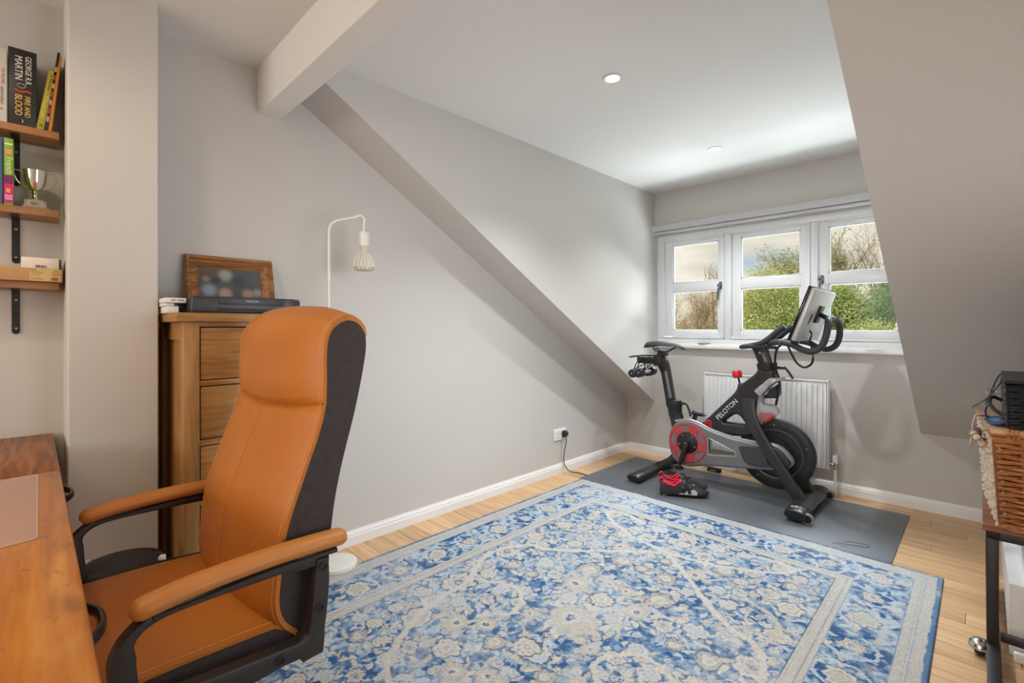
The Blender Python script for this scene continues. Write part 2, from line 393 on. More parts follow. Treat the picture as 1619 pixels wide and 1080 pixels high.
# ------------------------------------------------------------------ ceiling downlights
for lx, ly, lab in ((1.10, -1.96, 'recessed ceiling downlight nearer the beam, glowing warm white'), (1.09, -.72, 'recessed ceiling downlight nearer the window')):
    t = thing('ceiling_light', lab, 'light', (lx, ly, ZC), group='ceiling downlights')
    b = BM(); lathe(b, [(.032, .004), (.034, -.003), (.046, -.004), (.048, 0), (.032, .0)], (lx, ly, ZC)); obj('trim_ring', b, WHITE, t)
    b = BM(); lathe(b, [(0, -.0015), (.031, -.0015), (.031, 0), (0, 0)], (lx, ly, ZC)); obj('lamp', b, mat('lamp_glow', (255, 244, 225), .5, emit=((255, 240, 214), 9)), t)
    light('downlight', 'SPOT', (lx, ly, ZC - .02), (0, 0, 0), 70 if ly < -1 else 56, (.95, .985, 1), spot_size=R(124), spot_blend=.9, shadow_soft_size=.03)
light('downlight', 'SPOT', (.85, -4.2, ZC - .02), (0, 0, 0), 12, (1, .84, .64), spot_size=R(165), spot_blend=.5, shadow_soft_size=.05)

# ------------------------------------------------------------------ socket with plug
sk = thing('wall_socket', 'white double wall socket on the left wall', 'socket', (.0, -1.0, .25))
b = BM(); box(b, 0, .009, -1.075, -.925, .255, .342, .004, 3); obj('face_plate', b, WHITE, sk)
SLOT = mat('slot_dark', (60, 60, 62), .6)
for yy in (-1.038, -.962):
    b = BM(); box(b, .0085, .0095, yy - .0035, yy + .0035, .303, .312); box(b, .0085, .0095, yy - .014, yy - .008, .28, .284); box(b, .0085, .0095, yy + .008, yy + .014, .28, .284); obj('pin_holes', b, SLOT, sk, smooth=False)
for yy in (-1.012, -.988):
    b = BM(); box(b, .008, .013, yy - .006, yy + .006, .314, .332, .002); obj('switch', b, WHITE, sk)
pl = thing('power_cable', 'black plug in the wall socket with its cable running down to the exercise mat', 'cable', (.06, -.92, .0))
b = BM(); tube(b, [(.0105, -.958, .298), (.02, -.958, .298), (.038, -.958, .292), (.044, -.958, .286)], [(.024, .026), (.024, .026), (.017, .022), (.008, .012)], 12, sq=True); obj('plug', b, BLACK, pl)
b = BM(); tube(b, smoothpts([(.034, -.958, .28), (.036, -.958, .24), (.024, -.965, .17), (.022, -.972, .1), (.03, -.965, .05), (.055, -.945, .012), (.085, -.93, .0055), (.13, -.915, .0052), (.2, -.915, .0052)], 8), .0032, 8); obj('cord', b, RUBBER, pl)
w_ = BM(); tube(w_, smoothpts([(.009, -.985, .256), (.01, -.985, .2), (.012, -.985, .12), (.022, -.983, .06), (.024, -.98, .02)], 5), .002, 6)
tag(obj('thin_cable', w_, mat('grey_cable', (190, 188, 184), .5)), 'thin pale cable hanging below the double socket', 'cable')
# =================================================================== RUG
def make_rug():
    X0, X1, Y0, Y1 = .226, 2.222, -3.95, -1.012
    st = .0036; nx = int((X1 - X0) / st) + 1; ny = int((Y1 - Y0) / st) + 1
    xs = np.linspace(X0, X1, nx); ys = np.linspace(Y0, Y1, ny); X, Y = np.meshgrid(xs, ys)
    def fbm(scale, octv=4, seed=0):
        r = np.random.default_rng(seed); out = np.zeros_like(X); amp = 1; tot = 0
        for o in range(octv):
            gx, gy = int((X1 - X0) / scale) + 3, int((Y1 - Y0) / scale) + 3; g = r.random((gy, gx))
            fx = (X - X0) / scale; fy = (Y - Y0) / scale; ix = fx.astype(int); iy = fy.astype(int); tx = fx - ix; ty = fy - iy
            tx = tx * tx * (3 - 2 * tx); ty = ty * ty * (3 - 2 * ty)
            out += amp * ((g[iy, ix] * (1 - tx) + g[iy, ix + 1] * tx) * (1 - ty) + (g[iy + 1, ix] * (1 - tx) + g[iy + 1, ix + 1] * tx) * ty)
            tot += amp; amp *= .55; scale /= 2.1
        return out / tot
    C = lambda *c: np.array(lin(*c)[:3])
    CREAM, BEIGE, GREY, PALE = C(222, 217, 208), C(210, 203, 190), C(192, 190, 188), C(200, 212, 224)
    BL1, BL2, BL3, NAVY = C(160, 184, 208), C(110, 147, 186), C(62, 104, 156), C(72, 90, 124)
    n1 = fbm(.055, 5, 1); n2 = fbm(.3, 3, 2); n3 = fbm(.02, 3, 3)
    v = .5 * n1 + .22 * n2 + .38 * n3
    lo, hi = np.percentile(v, 3), np.percentile(v, 97); v = (v - lo) / (hi - lo)
    wx, wy = fbm(.035, 3, 21), fbm(.035, 3, 22); Xw = X + (wx - .5) * .026; Yw = Y + (wy - .5) * .026
    col = np.zeros((ny, nx, 3))
    def mixc(m, c):
        m = np.clip(m, 0, 1)[..., None]; col[:] = col * (1 - m) + c * m
    col[:] = BL2
    mixc((v - .52) * 9, BL1); mixc((.34 - v) * 12, BL3); mixc((v - .74) * 9, PALE)
    sp2 = fbm(.010, 2, 33); mixc(np.clip((sp2 - .56) * 8, 0, 1) * .55, BL1); mixc(np.clip((.43 - sp2) * 8, 0, 1) * .5, BL3)
    # distance to edges
    dx = np.minimum(X - X0, X1 - X); dy = np.minimum(Y - Y0, Y1 - Y); d = np.minimum(dx, dy)
    mx0, mx1, my0, my1 = X0, X1, Y0, Y1
    def splat(cx, cy, fn, rad):
        ix0 = max(0, int((cx - rad - X0) / st)); ix1 = min(nx, int((cx + rad - X0) / st) + 2); iy0 = max(0, int((cy - rad - Y0) / st)); iy1 = min(ny, int((cy + rad - Y0) / st) + 2)
        if ix1 <= ix0 or iy1 <= iy0: return
        sx, sy = Xw[iy0:iy1, ix0:ix1] - cx, Yw[iy0:iy1, ix0:ix1] - cy
        sub = col[iy0:iy1, ix0:ix1]; wob = (n3[iy0:iy1, ix0:ix1] - .5) * .5
        fn(sx, sy, sub, wob)
    def paint(sub, m, c): m = np.clip(m, 0, 1)[..., None]; sub[:] = sub * (1 - m) + c * m
    def flower(cx, cy, rad, n, rot, c1, c2, cc, out_):
        def f(sx, sy, sub, wob):
            r = np.hypot(sx, sy) / rad * (1 + wob); a = np.arctan2(sy, sx) + rot
            pet = .80 + .20 * np.abs(np.cos(a * n / 2)) ** .7
            k = 14
            paint(sub, (pet + .07 - r) * k, out_); paint(sub, (pet - .04 - r) * k, c1)
            paint(sub, ((.60 + .06 * np.cos(a * n)) - r) * k, out_ * .5 + c1 * .5); paint(sub, (.53 - r) * k, c2)
            paint(sub, (.26 + .04 * np.cos(a * 5) - r) * k, cc); paint(sub, (.12 - r) * k, c1)
        splat(cx, cy, f, rad * 1.25)
    def leaf(cx, cy, L, W, rot, c, out_=None):
        def f(sx, sy, sub, wob):
            c_, s_ = math.cos(rot), math.sin(rot); u = (sx * c_ + sy * s_) / L; w = (-sx * s_ + sy * c_) / W
            q = np.abs(w) / np.maximum(1e-3, (1 - u * u)) + np.maximum(0, np.abs(u) - 1) * 9; q = q * (1 + wob)
            if out_ is not None: paint(sub, (1.35 - q) * 5, out_)
            paint(sub, (1 - q) * 6, c)
        splat(cx, cy, f, max(L, W) * 1.4)
    def vine(pts, wd, c, out_=None):
        P = smoothpts([(a, b_, 0) for a, b_ in pts], 26)
        for i in range(len(P)):
            def f(sx, sy, sub, wob): paint(sub, (1 - np.hypot(sx, sy) / wd * (1 + wob)) * 5, c)
            splat(P[i].x, P[i].y, f, wd * 1.3)
    cxm, cym = (X0 + X1) / 2, (Y0 + Y1) / 2; r_ = random.Random(11)
    inner = .345
    # small leaves all over, mirrored about the long axis
    for i in range(1500):
        x, y = r_.uniform(X0 + inner, cxm), r_.uniform(Y0 + inner, Y1 - inner)
        L, W, a = r_.uniform(.011, .034), r_.uniform(.005, .013), r_.uniform(0, 6.3); c = r_.choice((CREAM, BEIGE, PALE, BL3, BL3, BL1, BL2))
        leaf(x, y, L, W, a, c, None); leaf(2 * cxm - x, y, L, W, math.pi - a, c, None)
    for i in range(520):
        x, y, q = r_.uniform(X0 + inner, cxm), r_.uniform(Y0 + inner, Y1 - inner), r_.uniform(.010, .021); n_, ro, c = r_.choice((5, 6, 7)), r_.uniform(0, 6), r_.choice((CREAM, CREAM, PALE, BEIGE))
        for xx in (x, 2 * cxm - x): flower(xx, y, q, n_, ro, c, c, BL2, (BL2, BL3)[i % 2])
    # rosettes
    fl = []
    tries = 0
    while len(fl) < 76 and tries < 6000:
        tries += 1
        x, y, rad = r_.uniform(X0 + inner + .05, cxm + .04), r_.uniform(Y0 + inner + .05, Y1 - inner - .05), r_.choice((.036, .042, .05, .055, .066, .082))
        if all(math.hypot(x - a, y - b_) > (rad + c) * 1.12 for a, b_, c in fl): fl.append((x, y, rad))
    for x, y, rad in fl:
        c1, c2, cc, oo = r_.choice(((CREAM, BEIGE, BL2, BL3), (CREAM, CREAM, GREY, NAVY), (BEIGE, CREAM, BL3, GREY), (CREAM, PALE, BEIGE, BL2), (GREY, CREAM, BEIGE, NAVY)))
        n = r_.choice((7, 8, 9, 10)); rot = r_.uniform(0, 6)
        for xx, ro in ((x, rot), (2 * cxm - x, -rot)):
            flower(xx, y, rad, n, ro, c1, c2, cc, oo)
            for k in range(r_.choice((4, 6))):
                a = ro + k * 1.3; leaf(xx + math.cos(a) * rad * 1.35, y + math.sin(a) * rad * 1.35, rad * .42, rad * .2, a + .8, r_.choice((CREAM, BEIGE, PALE)))
    # meandering main stems
    V = [(cxm, -1.36), (cxm + .02, -1.62), (cxm + .0, -1.66)]
    for s in (-1, 1):
        vine([(cxm, -1.66), (cxm + s * .22, -1.62), (cxm + s * .44, -1.50), (cxm + s * .5, -1.40), (cxm + s * .38, -1.385), (cxm + s * .26, -1.43)], .012, CREAM)
        vine([(cxm, -1.66), (cxm + s * .16, -1.80), (cxm + s * .40, -2.02), (cxm + s * .56, -2.10), (cxm + s * .62, -2.3), (cxm + s * .5, -2.56), (cxm + s * .46, -2.8), (cxm + s * .3, -3.05), (cxm + s * .06, -3.15), (cxm - s * .05, -3.3)], .014, CREAM)
        vine([(cxm + s * .56, -2.10), (cxm + s * .58, -1.93), (cxm + s * .5, -1.84), (cxm + s * .38, -1.82)], .010, BEIGE)
        vine([(cxm + s * .5, -2.5), (cxm + s * .3, -2.42), (cxm + s * .2, -2.55), (cxm + s * .28, -2.66)], .010, CREAM)
        vine([(cxm + s * .2, -2.05), (cxm + s * .1, -2.25), (cxm + s * .18, -2.4)], .009, BEIGE)
    # ---- borders
    bd = (d < inner)
    sub0 = col.copy()
    col[bd] = (BL2 * .6 + BL1 * .4)
    vb = v + .12
    m = bd.astype(float)
    mixc(m * np.clip((v - .5) * 9, 0, 1), BL1); mixc(m * np.clip((.42 - v) * 9, 0, 1), BL3); mixc(m * np.clip((v - .66) * 9, 0, 1), PALE)
    off = .205
    per = []
    Lx, Ly = (X1 - X0 - 2 * off), (Y1 - Y0 - 2 * off)
    for s in (0, 1):
        k = int(round(Ly / .21))
        for i in range(k + 1): per.append((X0 + off if s == 0 else X1 - off, Y0 + off + Ly * i / k, 1, i))
        k = int(round(Lx / .21))
        for i in range(1, k): per.append((X0 + off + Lx * i / k, Y0 + off if s == 0 else Y1 - off, 0, i))
    for x, y, vert, i in per:
        ax, ay = (0, 1) if vert else (1, 0); s = 1 if i % 2 else -1
        nxv, nyv = (s, 0) if vert else (0, s)
        a0 = i * math.pi + (0 if vert else 1.57); vine([(x + .088 * math.cos(a0 + k * .55) * (1 - .03 * k), y + .088 * math.sin(a0 + k * .55) * (1 - .03 * k)) for k in range(9)], .0065, PALE)
        for q in range(12):
            a = q * .9 + i; rr_ = (.075, .1)[q % 2]; leaf(x + math.cos(a) * rr_, y + math.sin(a) * rr_, .022, .009, a + .5, (CREAM, BEIGE, PALE, BL3)[q % 4])
        flower(x, y, (.056, .045)[i % 2], 8 if i % 2 else 7, i * .7, (CREAM, BEIGE)[i % 2], (BEIGE, CREAM)[i % 2], BL2 if i % 2 else GREY, BL3)
    def band(a, b_, c, k=400): mixc(np.clip((d - a) * k, 0, 1) * np.clip((b_ - d) * k, 0, 1), c)
    band(.283, .345, CREAM * .55 + GREY * .45); band(.302, .308, NAVY * .6 + GREY * .4); band(.283, .287, BL2); band(.332, .336, GREY * .7); band(.343, .349, NAVY)
    band(.018, .095, CREAM * .5 + GREY * .5); band(.05, .056, BL1); band(.09, .096, BL2); band(.062, .066, GREY * .8)
    mixc((d < .018).astype(float), BL2 * .7 + BL3 * .3); mixc((d < .006).astype(float), NAVY * .5 + BL2 * .5)
    # worn, speckled pile
    sp_ = rng.random((ny, nx)); wear = fbm(.05, 4, 9); wear2 = fbm(.4, 3, 12)
    mixc(np.clip((wear - .56) * 7, 0, 1) * .45 + np.clip((wear2 - .55) * 4, 0, 1) * .22, CREAM * .6 + PALE * .4)
    col *= (.62 + .28 * sp_)[..., None]
    z = .0095 + (n3 - .5) * .0012 + (sp_ - .5) * .0016; z[0, :] = z[-1, :] = 0.002; z[:, 0] = z[:, -1] = 0.002
    V_ = np.stack([X - cxm, Y - cym, z], -1).reshape(-1, 3)
    idx = np.arange(nx * ny).reshape(ny, nx); F = np.stack([idx[:-1, :-1], idx[:-1, 1:], idx[1:, 1:], idx[1:, :-1]], -1).reshape(-1, 4)
    me = bpy.data.meshes.new('rug'); me.vertices.add(len(V_)); me.vertices.foreach_set('co', V_.astype(np.float32).ravel())
    me.loops.add(F.size); me.loops.foreach_set('vertex_index', F.astype(np.int32).ravel()); me.polygons.add(len(F)); me.polygons.foreach_set('loop_start', np.arange(0, F.size, 4, dtype=np.int32)); me.update()
    at = me.color_attributes.new('pile', 'FLOAT_COLOR', 'POINT'); at.data.foreach_set('color', np.concatenate([col.reshape(-1, 3), np.ones((nx * ny, 1))], 1).astype(np.float32).ravel())
    m = bpy.data.materials.new('rug_pile'); m.use_nodes = True; t = m.node_tree; bs = t.nodes['Principled BSDF']; bs.inputs['Roughness'].default_value = .95; bs.inputs['Specular IOR Level'].default_value = .1
    ca = N(t, 'ShaderNodeVertexColor', layer_name='pile'); t.links.new(ca.outputs[0], bs.inputs['Base Color'])
    o = bpy.data.objects.new('rug', me); COL.objects.link(o); me.materials.append(m); o.location = (cxm, cym, 0.0003)
    o['label'] = 'large blue and cream floral patterned rug on the wooden floor'; o['category'] = 'rug'
make_rug()
# ------------------------------------------------------------------ exercise mat
mt = thing('exercise_mat', 'large black rubber mat on the floor under the exercise bike', 'mat', (1.12, -.6, 0))
MATM = mat('mat_rubber', (98, 102, 108), .38, bump=(420, .25))
b = BM(); box(b, .20, 2.035, -1.0, -.19, .0004, .006, .002, 2); obj('mat_sheet', b, MATM, mt)
GM = mat('mat_logo', (38, 39, 42), .5)
MZ = basis((1.86, -.905, .0063), (1, 0, 0), (0, 1, 0))
text('PELOTON', .016, basis((1.82, -.945, .0063), (1, 0, 0), (0, 1, 0)), GM, mt)
lg = BM(); tube(lg, smoothpts([(1.80, -.925, .0062), (1.88, -.90, .0062), (1.93, -.875, .0062), (1.92, -.85, .0062), (1.86, -.86, .0062), (1.83, -.885, .0062)], 6), (.0018), 6); obj('logo', lg, GM, mt)

# =================================================================== EXERCISE BIKE  (plane y = YB, facing +x)
YB = -.48
bike = thing('exercise_bike', 'black stationary exercise bike with screen, standing on the mat by the window', 'exercise bike', (1.08, YB, .006))
FR = mat('bike_frame_black', (38, 38, 41), .38, coat=.15)
RED = mat('signal_red', (214, 36, 44), .4)
GREYP = mat('guard_grey', (128, 129, 130), .38, .25)
DGREY = mat('guard_dark', (62, 63, 68), .4)
SILV = mat('silver_paint', (178, 180, 184), .32, .5)
# main frame: head, down tube and lower tube with the triangular opening
outer = [(1.285, .862), (1.275, .83), (1.22, .782), (1.186, .752), (1.158, .752), (1.15, .70), (1.03, .57), (.912, .445), (.83, .36), (.80, .25), (.86, .24), (.96, .34), (1.1, .385), (1.25, .40), (1.30, .44), (1.272, .56), (1.285, .655), (1.345, .725), (1.392, .80), (1.392, .862)]
hole = [(1.06, .475), (1.13, .535), (1.165, .54), (1.215, .478)]
me = plate(rnd(outer, [.02, .03, .03, .012, .012, .05, .05, .05, .06, .06, .06, .06, .06, .06, .03, .05, .05, .05, .03, .02]), [rnd(hole, .02)], .085, .026, XZ(YB), 4)
fr = obj('frame', me, FR, bike)
b = BM()   # fork legs either side of the flywheel
for s in (-1, 1):
    P = smoothpts([(1.232, YB + s * .015, .69), (1.24, YB + s * .05, .585), (1.29, YB + s * .085, .475), (1.375, YB + s * .106, .345), (1.48, YB + s * .108, .19), (1.562, YB + s * .108, .06)], 5)
    tube(b, P, [(.046 - .010 * min(1, i / 9), .016) for i in range(len(P))], 16, up=(0, 1, 0), sq=True)
obj('fork', b, FR, bike)
b = BM()   # seat tube and curved rear leg
P = smoothpts([(.704, YB, .475), (.728, YB, .38), (.748, YB, .28), (.72, YB, .17), (.645, YB, .095), (.56, YB, .057)], 6)
tube(b, P, [(.052, .036) if i < 12 else (.05 - .0009 * (i - 12), .04) for i in range(len(P))], 16, up=(0, 1, 0))
obj('seat_tube', b, FR, bike)
b = BM(); P = [(.70, YB, .466), (.697, YB, .50), (.694, YB, .53), (.692, YB, .535), (.688, YB, .565), (.688, YB, .583)]
tube(b, P, [(.05, .038), (.052, .04), (.054, .041), (.06, .045), (.062, .046), (.06, .044)], 20, up=(0, 1, 0)); obj('seat_collar', b, BLACK, bike)
b = BM(); box(b, .74, .775, YB - .015, YB + .012, .557, .577, .006); tube(b, smoothpts([(.77, YB - .01, .57), (.79, YB - .012, .565), (.81, YB - .014, .53), (.825, YB - .016, .48)], 5), [(.008, .008)] * 16, 10); obj('seat_lever', b, BLACK, bike)
b = BM(); P = smoothpts([(.665, YB, .57), (.645, YB, .68), (.622, YB, .80), (.607, YB, .858), (.578, YB, .885), (.54, YB, .884)], 6)
tube(b, P, [(.036, .022)] * len(P), 12, up=(0, 1, 0), sq=True); sp_post = obj('seat_post', b, BLACK, bike)
b = BM(); tube(b, [(.672, YB - .0225, .60), (.652, YB - .0225, .70), (.632, YB - .0225, .80)], [(.011, .0012)] * 3, 4, up=(0, 1, 0)); obj('height_scale', b, mat('scale_grey', (120, 120, 124), .5), sp_post)
b = BM(); box(b, .385, .60, YB - .02, YB + .02, .848, .898, .006); box(b, .53, .60, YB - .028, YB + .028, .835, .915, .008); obj('seat_slider', b, BLACK, bike)
b = BM(); tube(b, smoothpts([(.56, YB, .84), (.58, YB - .02, .822), (.61, YB - .05, .80)], 5), .007, 8); obj('slider_lever', b, BLACK, bike)
# saddle
b = BM(); prof = []
NS = 15
rings = []
for i in range(NS):
    t = i / (NS - 1); x = .465 + .305 * t
    hw = (.077 * (1 - t ** 1.1) + .021) * (1 if i > 1 else (.55, .88)[i]) * (1 if i < NS - 1 else .5); top = 1.018 + .008 * math.sin(t * 5.2) - .028 * (max(0, t - .75) / .25) ** 2 - (.016 if i == 0 else 0); th = .05 * (1 - t) + .018 * t
    if i == 0: th = .03
    ring = []
    for k in range(12):
        a = 2 * math.pi * k / 12; cy, cz = math.cos(a), math.sin(a)
        zz = top - th * .45 + (th * .45 * (cz if cz > 0 else cz * 1.2)) - (.012 * abs(cy) ** 3)
        ring.append(b.verts.new((x, YB + hw * math.copysign(abs(cy) ** .8, cy), zz)))
    rings.append(ring)
for A, B in zip(rings, rings[1:]):
    for k in range(12): b.faces.new((A[k], A[(k + 1) % 12], B[(k + 1) % 12], B[k]))
b.faces.new(rings[0][::-1]); b.faces.new(rings[-1])
sad = obj('saddle', b, mat('saddle_black', (46, 47, 50), .5), bike)
b = BM()
for s in (-1, 1): tube(b, smoothpts([(.53, YB + s * .035, .975), (.56, YB + s * .022, .95), (.62, YB + s * .022, .945), (.67, YB + s * .016, .965), (.715, YB + s * .008, .992)], 5), .0038, 8)
obj('rail', b, BLACKM, sad)
b = BM(); box(b, .56, .635, YB - .024, YB + .024, .912, .945, .008); cyl(b, (.59, YB - .03, .93), (.59, YB + .03, .93), .011); obj('saddle_clamp', b, BLACK, bike)
# weight holder behind the saddle
b = BM()
for s in (-1, 1): tube(b, smoothpts([(.57, YB + s * .012, .912), (.48, YB + s * .03, .91), (.38, YB + s * .05, .905), (.345, YB + s * .06, .895)], 5), .0042, 8)
tube(b, smoothpts([(.40, YB - .13, .905), (.36, YB - .09, .9), (.345, YB - .05, .895), (.345, YB + .05, .895), (.36, YB + .09, .9)], 5), .0042, 8)
for yy in (-.10, -.055, .055, .10): tube(b, smoothpts([(.46, YB + yy * .6, .9), (.42, YB + yy, .84), (.41, YB + yy, .77), (.44, YB + yy, .745), (.485, YB + yy, .765)], 4), .004, 8)
for s in (-1, 1): tube(b, smoothpts([(.50, YB + s * .03, .87), (.45, YB + s * .08, .83), (.38, YB + s * .11, .79), (.36, YB + s * .11, .77)], 4), .004, 8)
obj('weight_rack', b, BLACKM, bike)
# handlebar post and collar
b = BM(); P = [(1.34, YB, .83), (1.325, YB, .90), (1.297, YB, .985), (1.29, YB, 1.01)]
tube(b, P, [(.04, .028), (.04, .028), (.043, .028), (.05, .03)], 12, up=(0, 1, 0), sq=True); hp = obj('handlebar_post', b, BLACK, bike)
b = BM(); tube(b, [(1.336, YB - .0295, .905), (1.316, YB - .0295, .965)], [(.009, .001)] * 2, 4, up=(0, 1, 0)); obj('height_scale', b, MATS['scale_grey'], hp)
b = BM(); cyl(b, (1.30, YB - .033, .965), (1.30, YB - .027, .965), .009); obj('bolt', b, STEEL, hp)
b = BM(); P = [(1.338, YB, .84), (1.336, YB, .853), (1.336, YB, .862), (1.332, YB, .898)]
tube(b, P, [(.054, .044), (.056, .046), (.061, .05), (.062, .05)], 20, up=(0, 1, 0)); obj('head_collar', b, BLACK, bike)
b = BM(); box(b, 1.388, 1.445, YB - .02, YB + .004, .862, .884, .007); tube(b, smoothpts([(1.44, YB - .01, .876), (1.455, YB - .014, .862), (1.475, YB - .02, .835), (1.492, YB - .025, .808)], 4), .0075, 10); obj('height_lever', b, BLACK, bike)
# handlebar: rear pad, horns, sweeping drops
GRIP = mat('grip_rubber', (52, 55, 59), .55)
b = BM()
for s in (-1, 1):
    P = smoothpts([(1.205, YB + s * .05, 1.004), (1.25, YB + s * .06, 1.012), (1.32, YB + s * .075, 1.03), (1.37, YB + s * .085, 1.06), (1.42, YB + s * .09, 1.105), (1.462, YB + s * .09, 1.14)], 5)
    tube(b, P, [(.017 + .0 * i, .017) if i < 12 else (.0195, .0195) for i in range(len(P))], 14)
P = smoothpts([(1.215, YB - .10, 1.002), (1.2, YB - .05, 1.004), (1.198, YB, 1.005), (1.2, YB + .05, 1.004), (1.215, YB + .10, 1.002)], 5)
tube(b, P, [(.022, .014)] * len(P), 12)
box(b, 1.215, 1.35, YB - .085, YB + .085, .994, 1.022, .012, 3)
for s in (-1, 1):
    P = smoothpts([(1.36, YB + s * .05, 1.03), (1.42, YB + s * .13, 1.04), (1.47, YB + s * .185, 1.042), (1.53, YB + s * .2, 1.03), (1.585, YB + s * .2, 1.002), (1.635, YB + s * .2, .992), (1.678, YB + s * .197, 1.018), (1.70, YB + s * .185, 1.075), (1.706, YB + s * .16, 1.14), (1.70, YB + s * .12, 1.172), (1.69, YB + s * .06, 1.185)], 6)
    tube(b, P, .0185, 14)
cyl(b, (1.69, YB - .07, 1.185), (1.69, YB + .07, 1.185), .0185)
hb = obj('handlebar', b, GRIP, bike)
b = BM()
for s in (-1, 1): b = BM(); tube(b, [(1.468, YB + s * .182, 1.0418), (1.473, YB + s * .186, 1.0416)], .0195, 14); obj('grip_ring', b, SILV, hb)
b = BM(); cyl(b, (1.375, YB - .09, 1.006), (1.375, YB + .03, 1.0), .012); obj('pad_clamp', b, BLACKM, bike)
# screen: tilted slab, dark face toward the rider, silver back
dv = Vector((1.645 - 1.532, 0, 1.372 - 1.056)); dv.normalize(); nv = Vector((-dv.z, 0, dv.x))     # toward rider
def scr(yy0, yy1, l0, l1, d0, d1, bev):
    q = BM(); M = basis((1.532, YB, 1.056), (0, 1, 0), dv); box(q, yy0, yy1, l0, l1, d0, d1, bev, 3, M); return q
screen = obj('screen_back', scr(-.262, .262, .004, .328, -.0, .034, .012), mat('screen_silver', (200, 200, 202), .35, .3), bike)
me_ = scr(-.268, .268, 0, .336, -.012, .003, .004)
o_ = obj('screen', me_, mat('screen_black', (14, 15, 17), .12), bike)
bb = BM(); M = basis((1.532, YB, 1.056), (0, 1, 0), dv); box(bb, -.06, .02, .14, .19, .0335, .0345, .0, 1, M); obj('rear_marking', bb, mat('marking_grey', (150, 150, 150), .5), screen, smooth=False)
# mount arm
b = BM(); tube(b, smoothpts([(1.69, YB, 1.185), (1.672, YB, 1.19), (1.65, YB, 1.205), (1.63, YB, 1.215)], 4), [(.02, .016)] * 13, 10); box(b, -.045, .045, .125, .235, .034, .046, .004, 2, M); obj('screen_mount', b, BLACK, bike)
b = BM(); tube(b, smoothpts([(1.60, YB - .1, 1.115), (1.612, YB - .1, 1.09), (1.604, YB - .1, 1.06), (1.612, YB - .10, 1.0)], 5), .005, 8); tube(b, smoothpts([(1.625, YB - .15, 1.21), (1.61, YB - .15, 1.17), (1.60, YB - .15, 1.15)], 4), .004, 6); obj('screen_lead', b, RUBBER, bike)
# cables
b = BM()
tube(b, smoothpts([(1.45, YB - .1, 1.03), (1.418, YB - .09, .995), (1.402, YB - .07, .93), (1.402, YB - .05, .86), (1.42, YB - .045, .79), (1.412, YB - .04, .71), (1.395, YB - .03, .63)], 6), .0075, 8)
tube(b, smoothpts([(1.48, YB - .1, 1.025), (1.505, YB - .1, .965), (1.535, YB - .1, .912), (1.575, YB - .1, .89), (1.614, YB - .1, .92), (1.618, YB - .1, .985)], 6), .0065, 8)
obj('cable', b, RUBBER, bike)
# resistance knob
b = BM(); M = basis((1.166, YB, .755), (1, 0, 0), (0, 1, 0)) @ Matrix.Rotation(R(-8), 4, 'Y')
lathe(b, [(.0, .03), (.024, .03), (.03, .036), (.032, .05), (.031, .072), (.028, .08), (0, .081)], (1.155, YB, .757), (Vector((.98, 0, .17)).normalized(), Vector((0, 1, 0)), Vector((-.17, 0, .98)).normalized()), 12); kn = obj('resistance_knob', b, RED, bike, smooth=False)
b = BM(); cyl(b, (1.165, YB, .74), (1.15, YB, .80), .007); obj('knob_stem', b, BLACK, bike)
# brake/drive pods in front of the head tube
b = BM(); P = smoothpts([(1.292, YB - .02, .698), (1.33, YB - .02, .738), (1.375, YB - .02, .785), (1.435, YB - .02, .805)], 5); tube(b, P, [(.026, .05)] * 6 + [(.022, .048)] * 6 + [(.012, .045)] * (len(P) - 12), 12, up=(0, 1, 0), sq=True); obj('bottle_holder_arm', b, SILV, bike)
me = plate(rnd([(1.322, .668), (1.395, .674), (1.412, .70), (1.41, .77), (1.365, .735)], .01), [], .08, .01, XZ(YB), 2); obj('sensor_wedge', me, BLACK, bike)
clear = mat('clear_guard', (216, 218, 220), .12, trans=.75, alpha=.75)
me = plate(rnd([(1.305, .69), (1.283, .64), (1.275, .56), (1.30, .482), (1.345, .505), (1.40, .56), (1.412, .59), (1.40, .618), (1.36, .632), (1.32, .63), (1.315, .66), (1.33, .688)], [.01, .02, .03, .01, .02, .02, .02, .02, .02, .02, .02, .01]), [], .08, .028, XZ(YB - .008), 4); obj('sweat_guard', me, clear, bike)
me = plate(rnd([(1.30, .51), (1.345, .512), (1.39, .558), (1.375, .58), (1.30, .572)], .012), [], .05, .012, XZ(YB - .02), 3); obj('brake_pad', me, RED, bike)
# flywheel
FW = mat('flywheel_dark', (40, 41, 46), .42, .3)
fc = (1.390, YB, .312)
b = BM(); lathe(b, [(0, .030), (.055, .030), (.06, .024), (.098, .024), (.102, .012), (.148, .012), (.152, .020), (.158, .0225), (.215, .0225), (.225, .017), (.227, 0), (.225, -.017), (.215, -.0225), (0, -.0225)], fc, 'y', 64); fw = obj('flywheel', b, FW, bike)
b = BM(); lathe(b, [(.150, .0185), (.1515, .0215), (.1575, .0235), (.160, .0225)], fc, 'y', 64); obj('rim_ring', b, mat('flywheel_ring', (96, 98, 104), .3, .5), fw)
for k in range(5):
    a = k * 2 * math.pi / 5 + .35; b = BM(); c0 = (fc[0] + .188 * math.cos(a), YB, fc[2] + .188 * math.sin(a)); lathe(b, [(0, .0245), (.0045, .024), (.0045, .02)], c0, 'y', 10); obj('rivet', b, STEEL, fw)
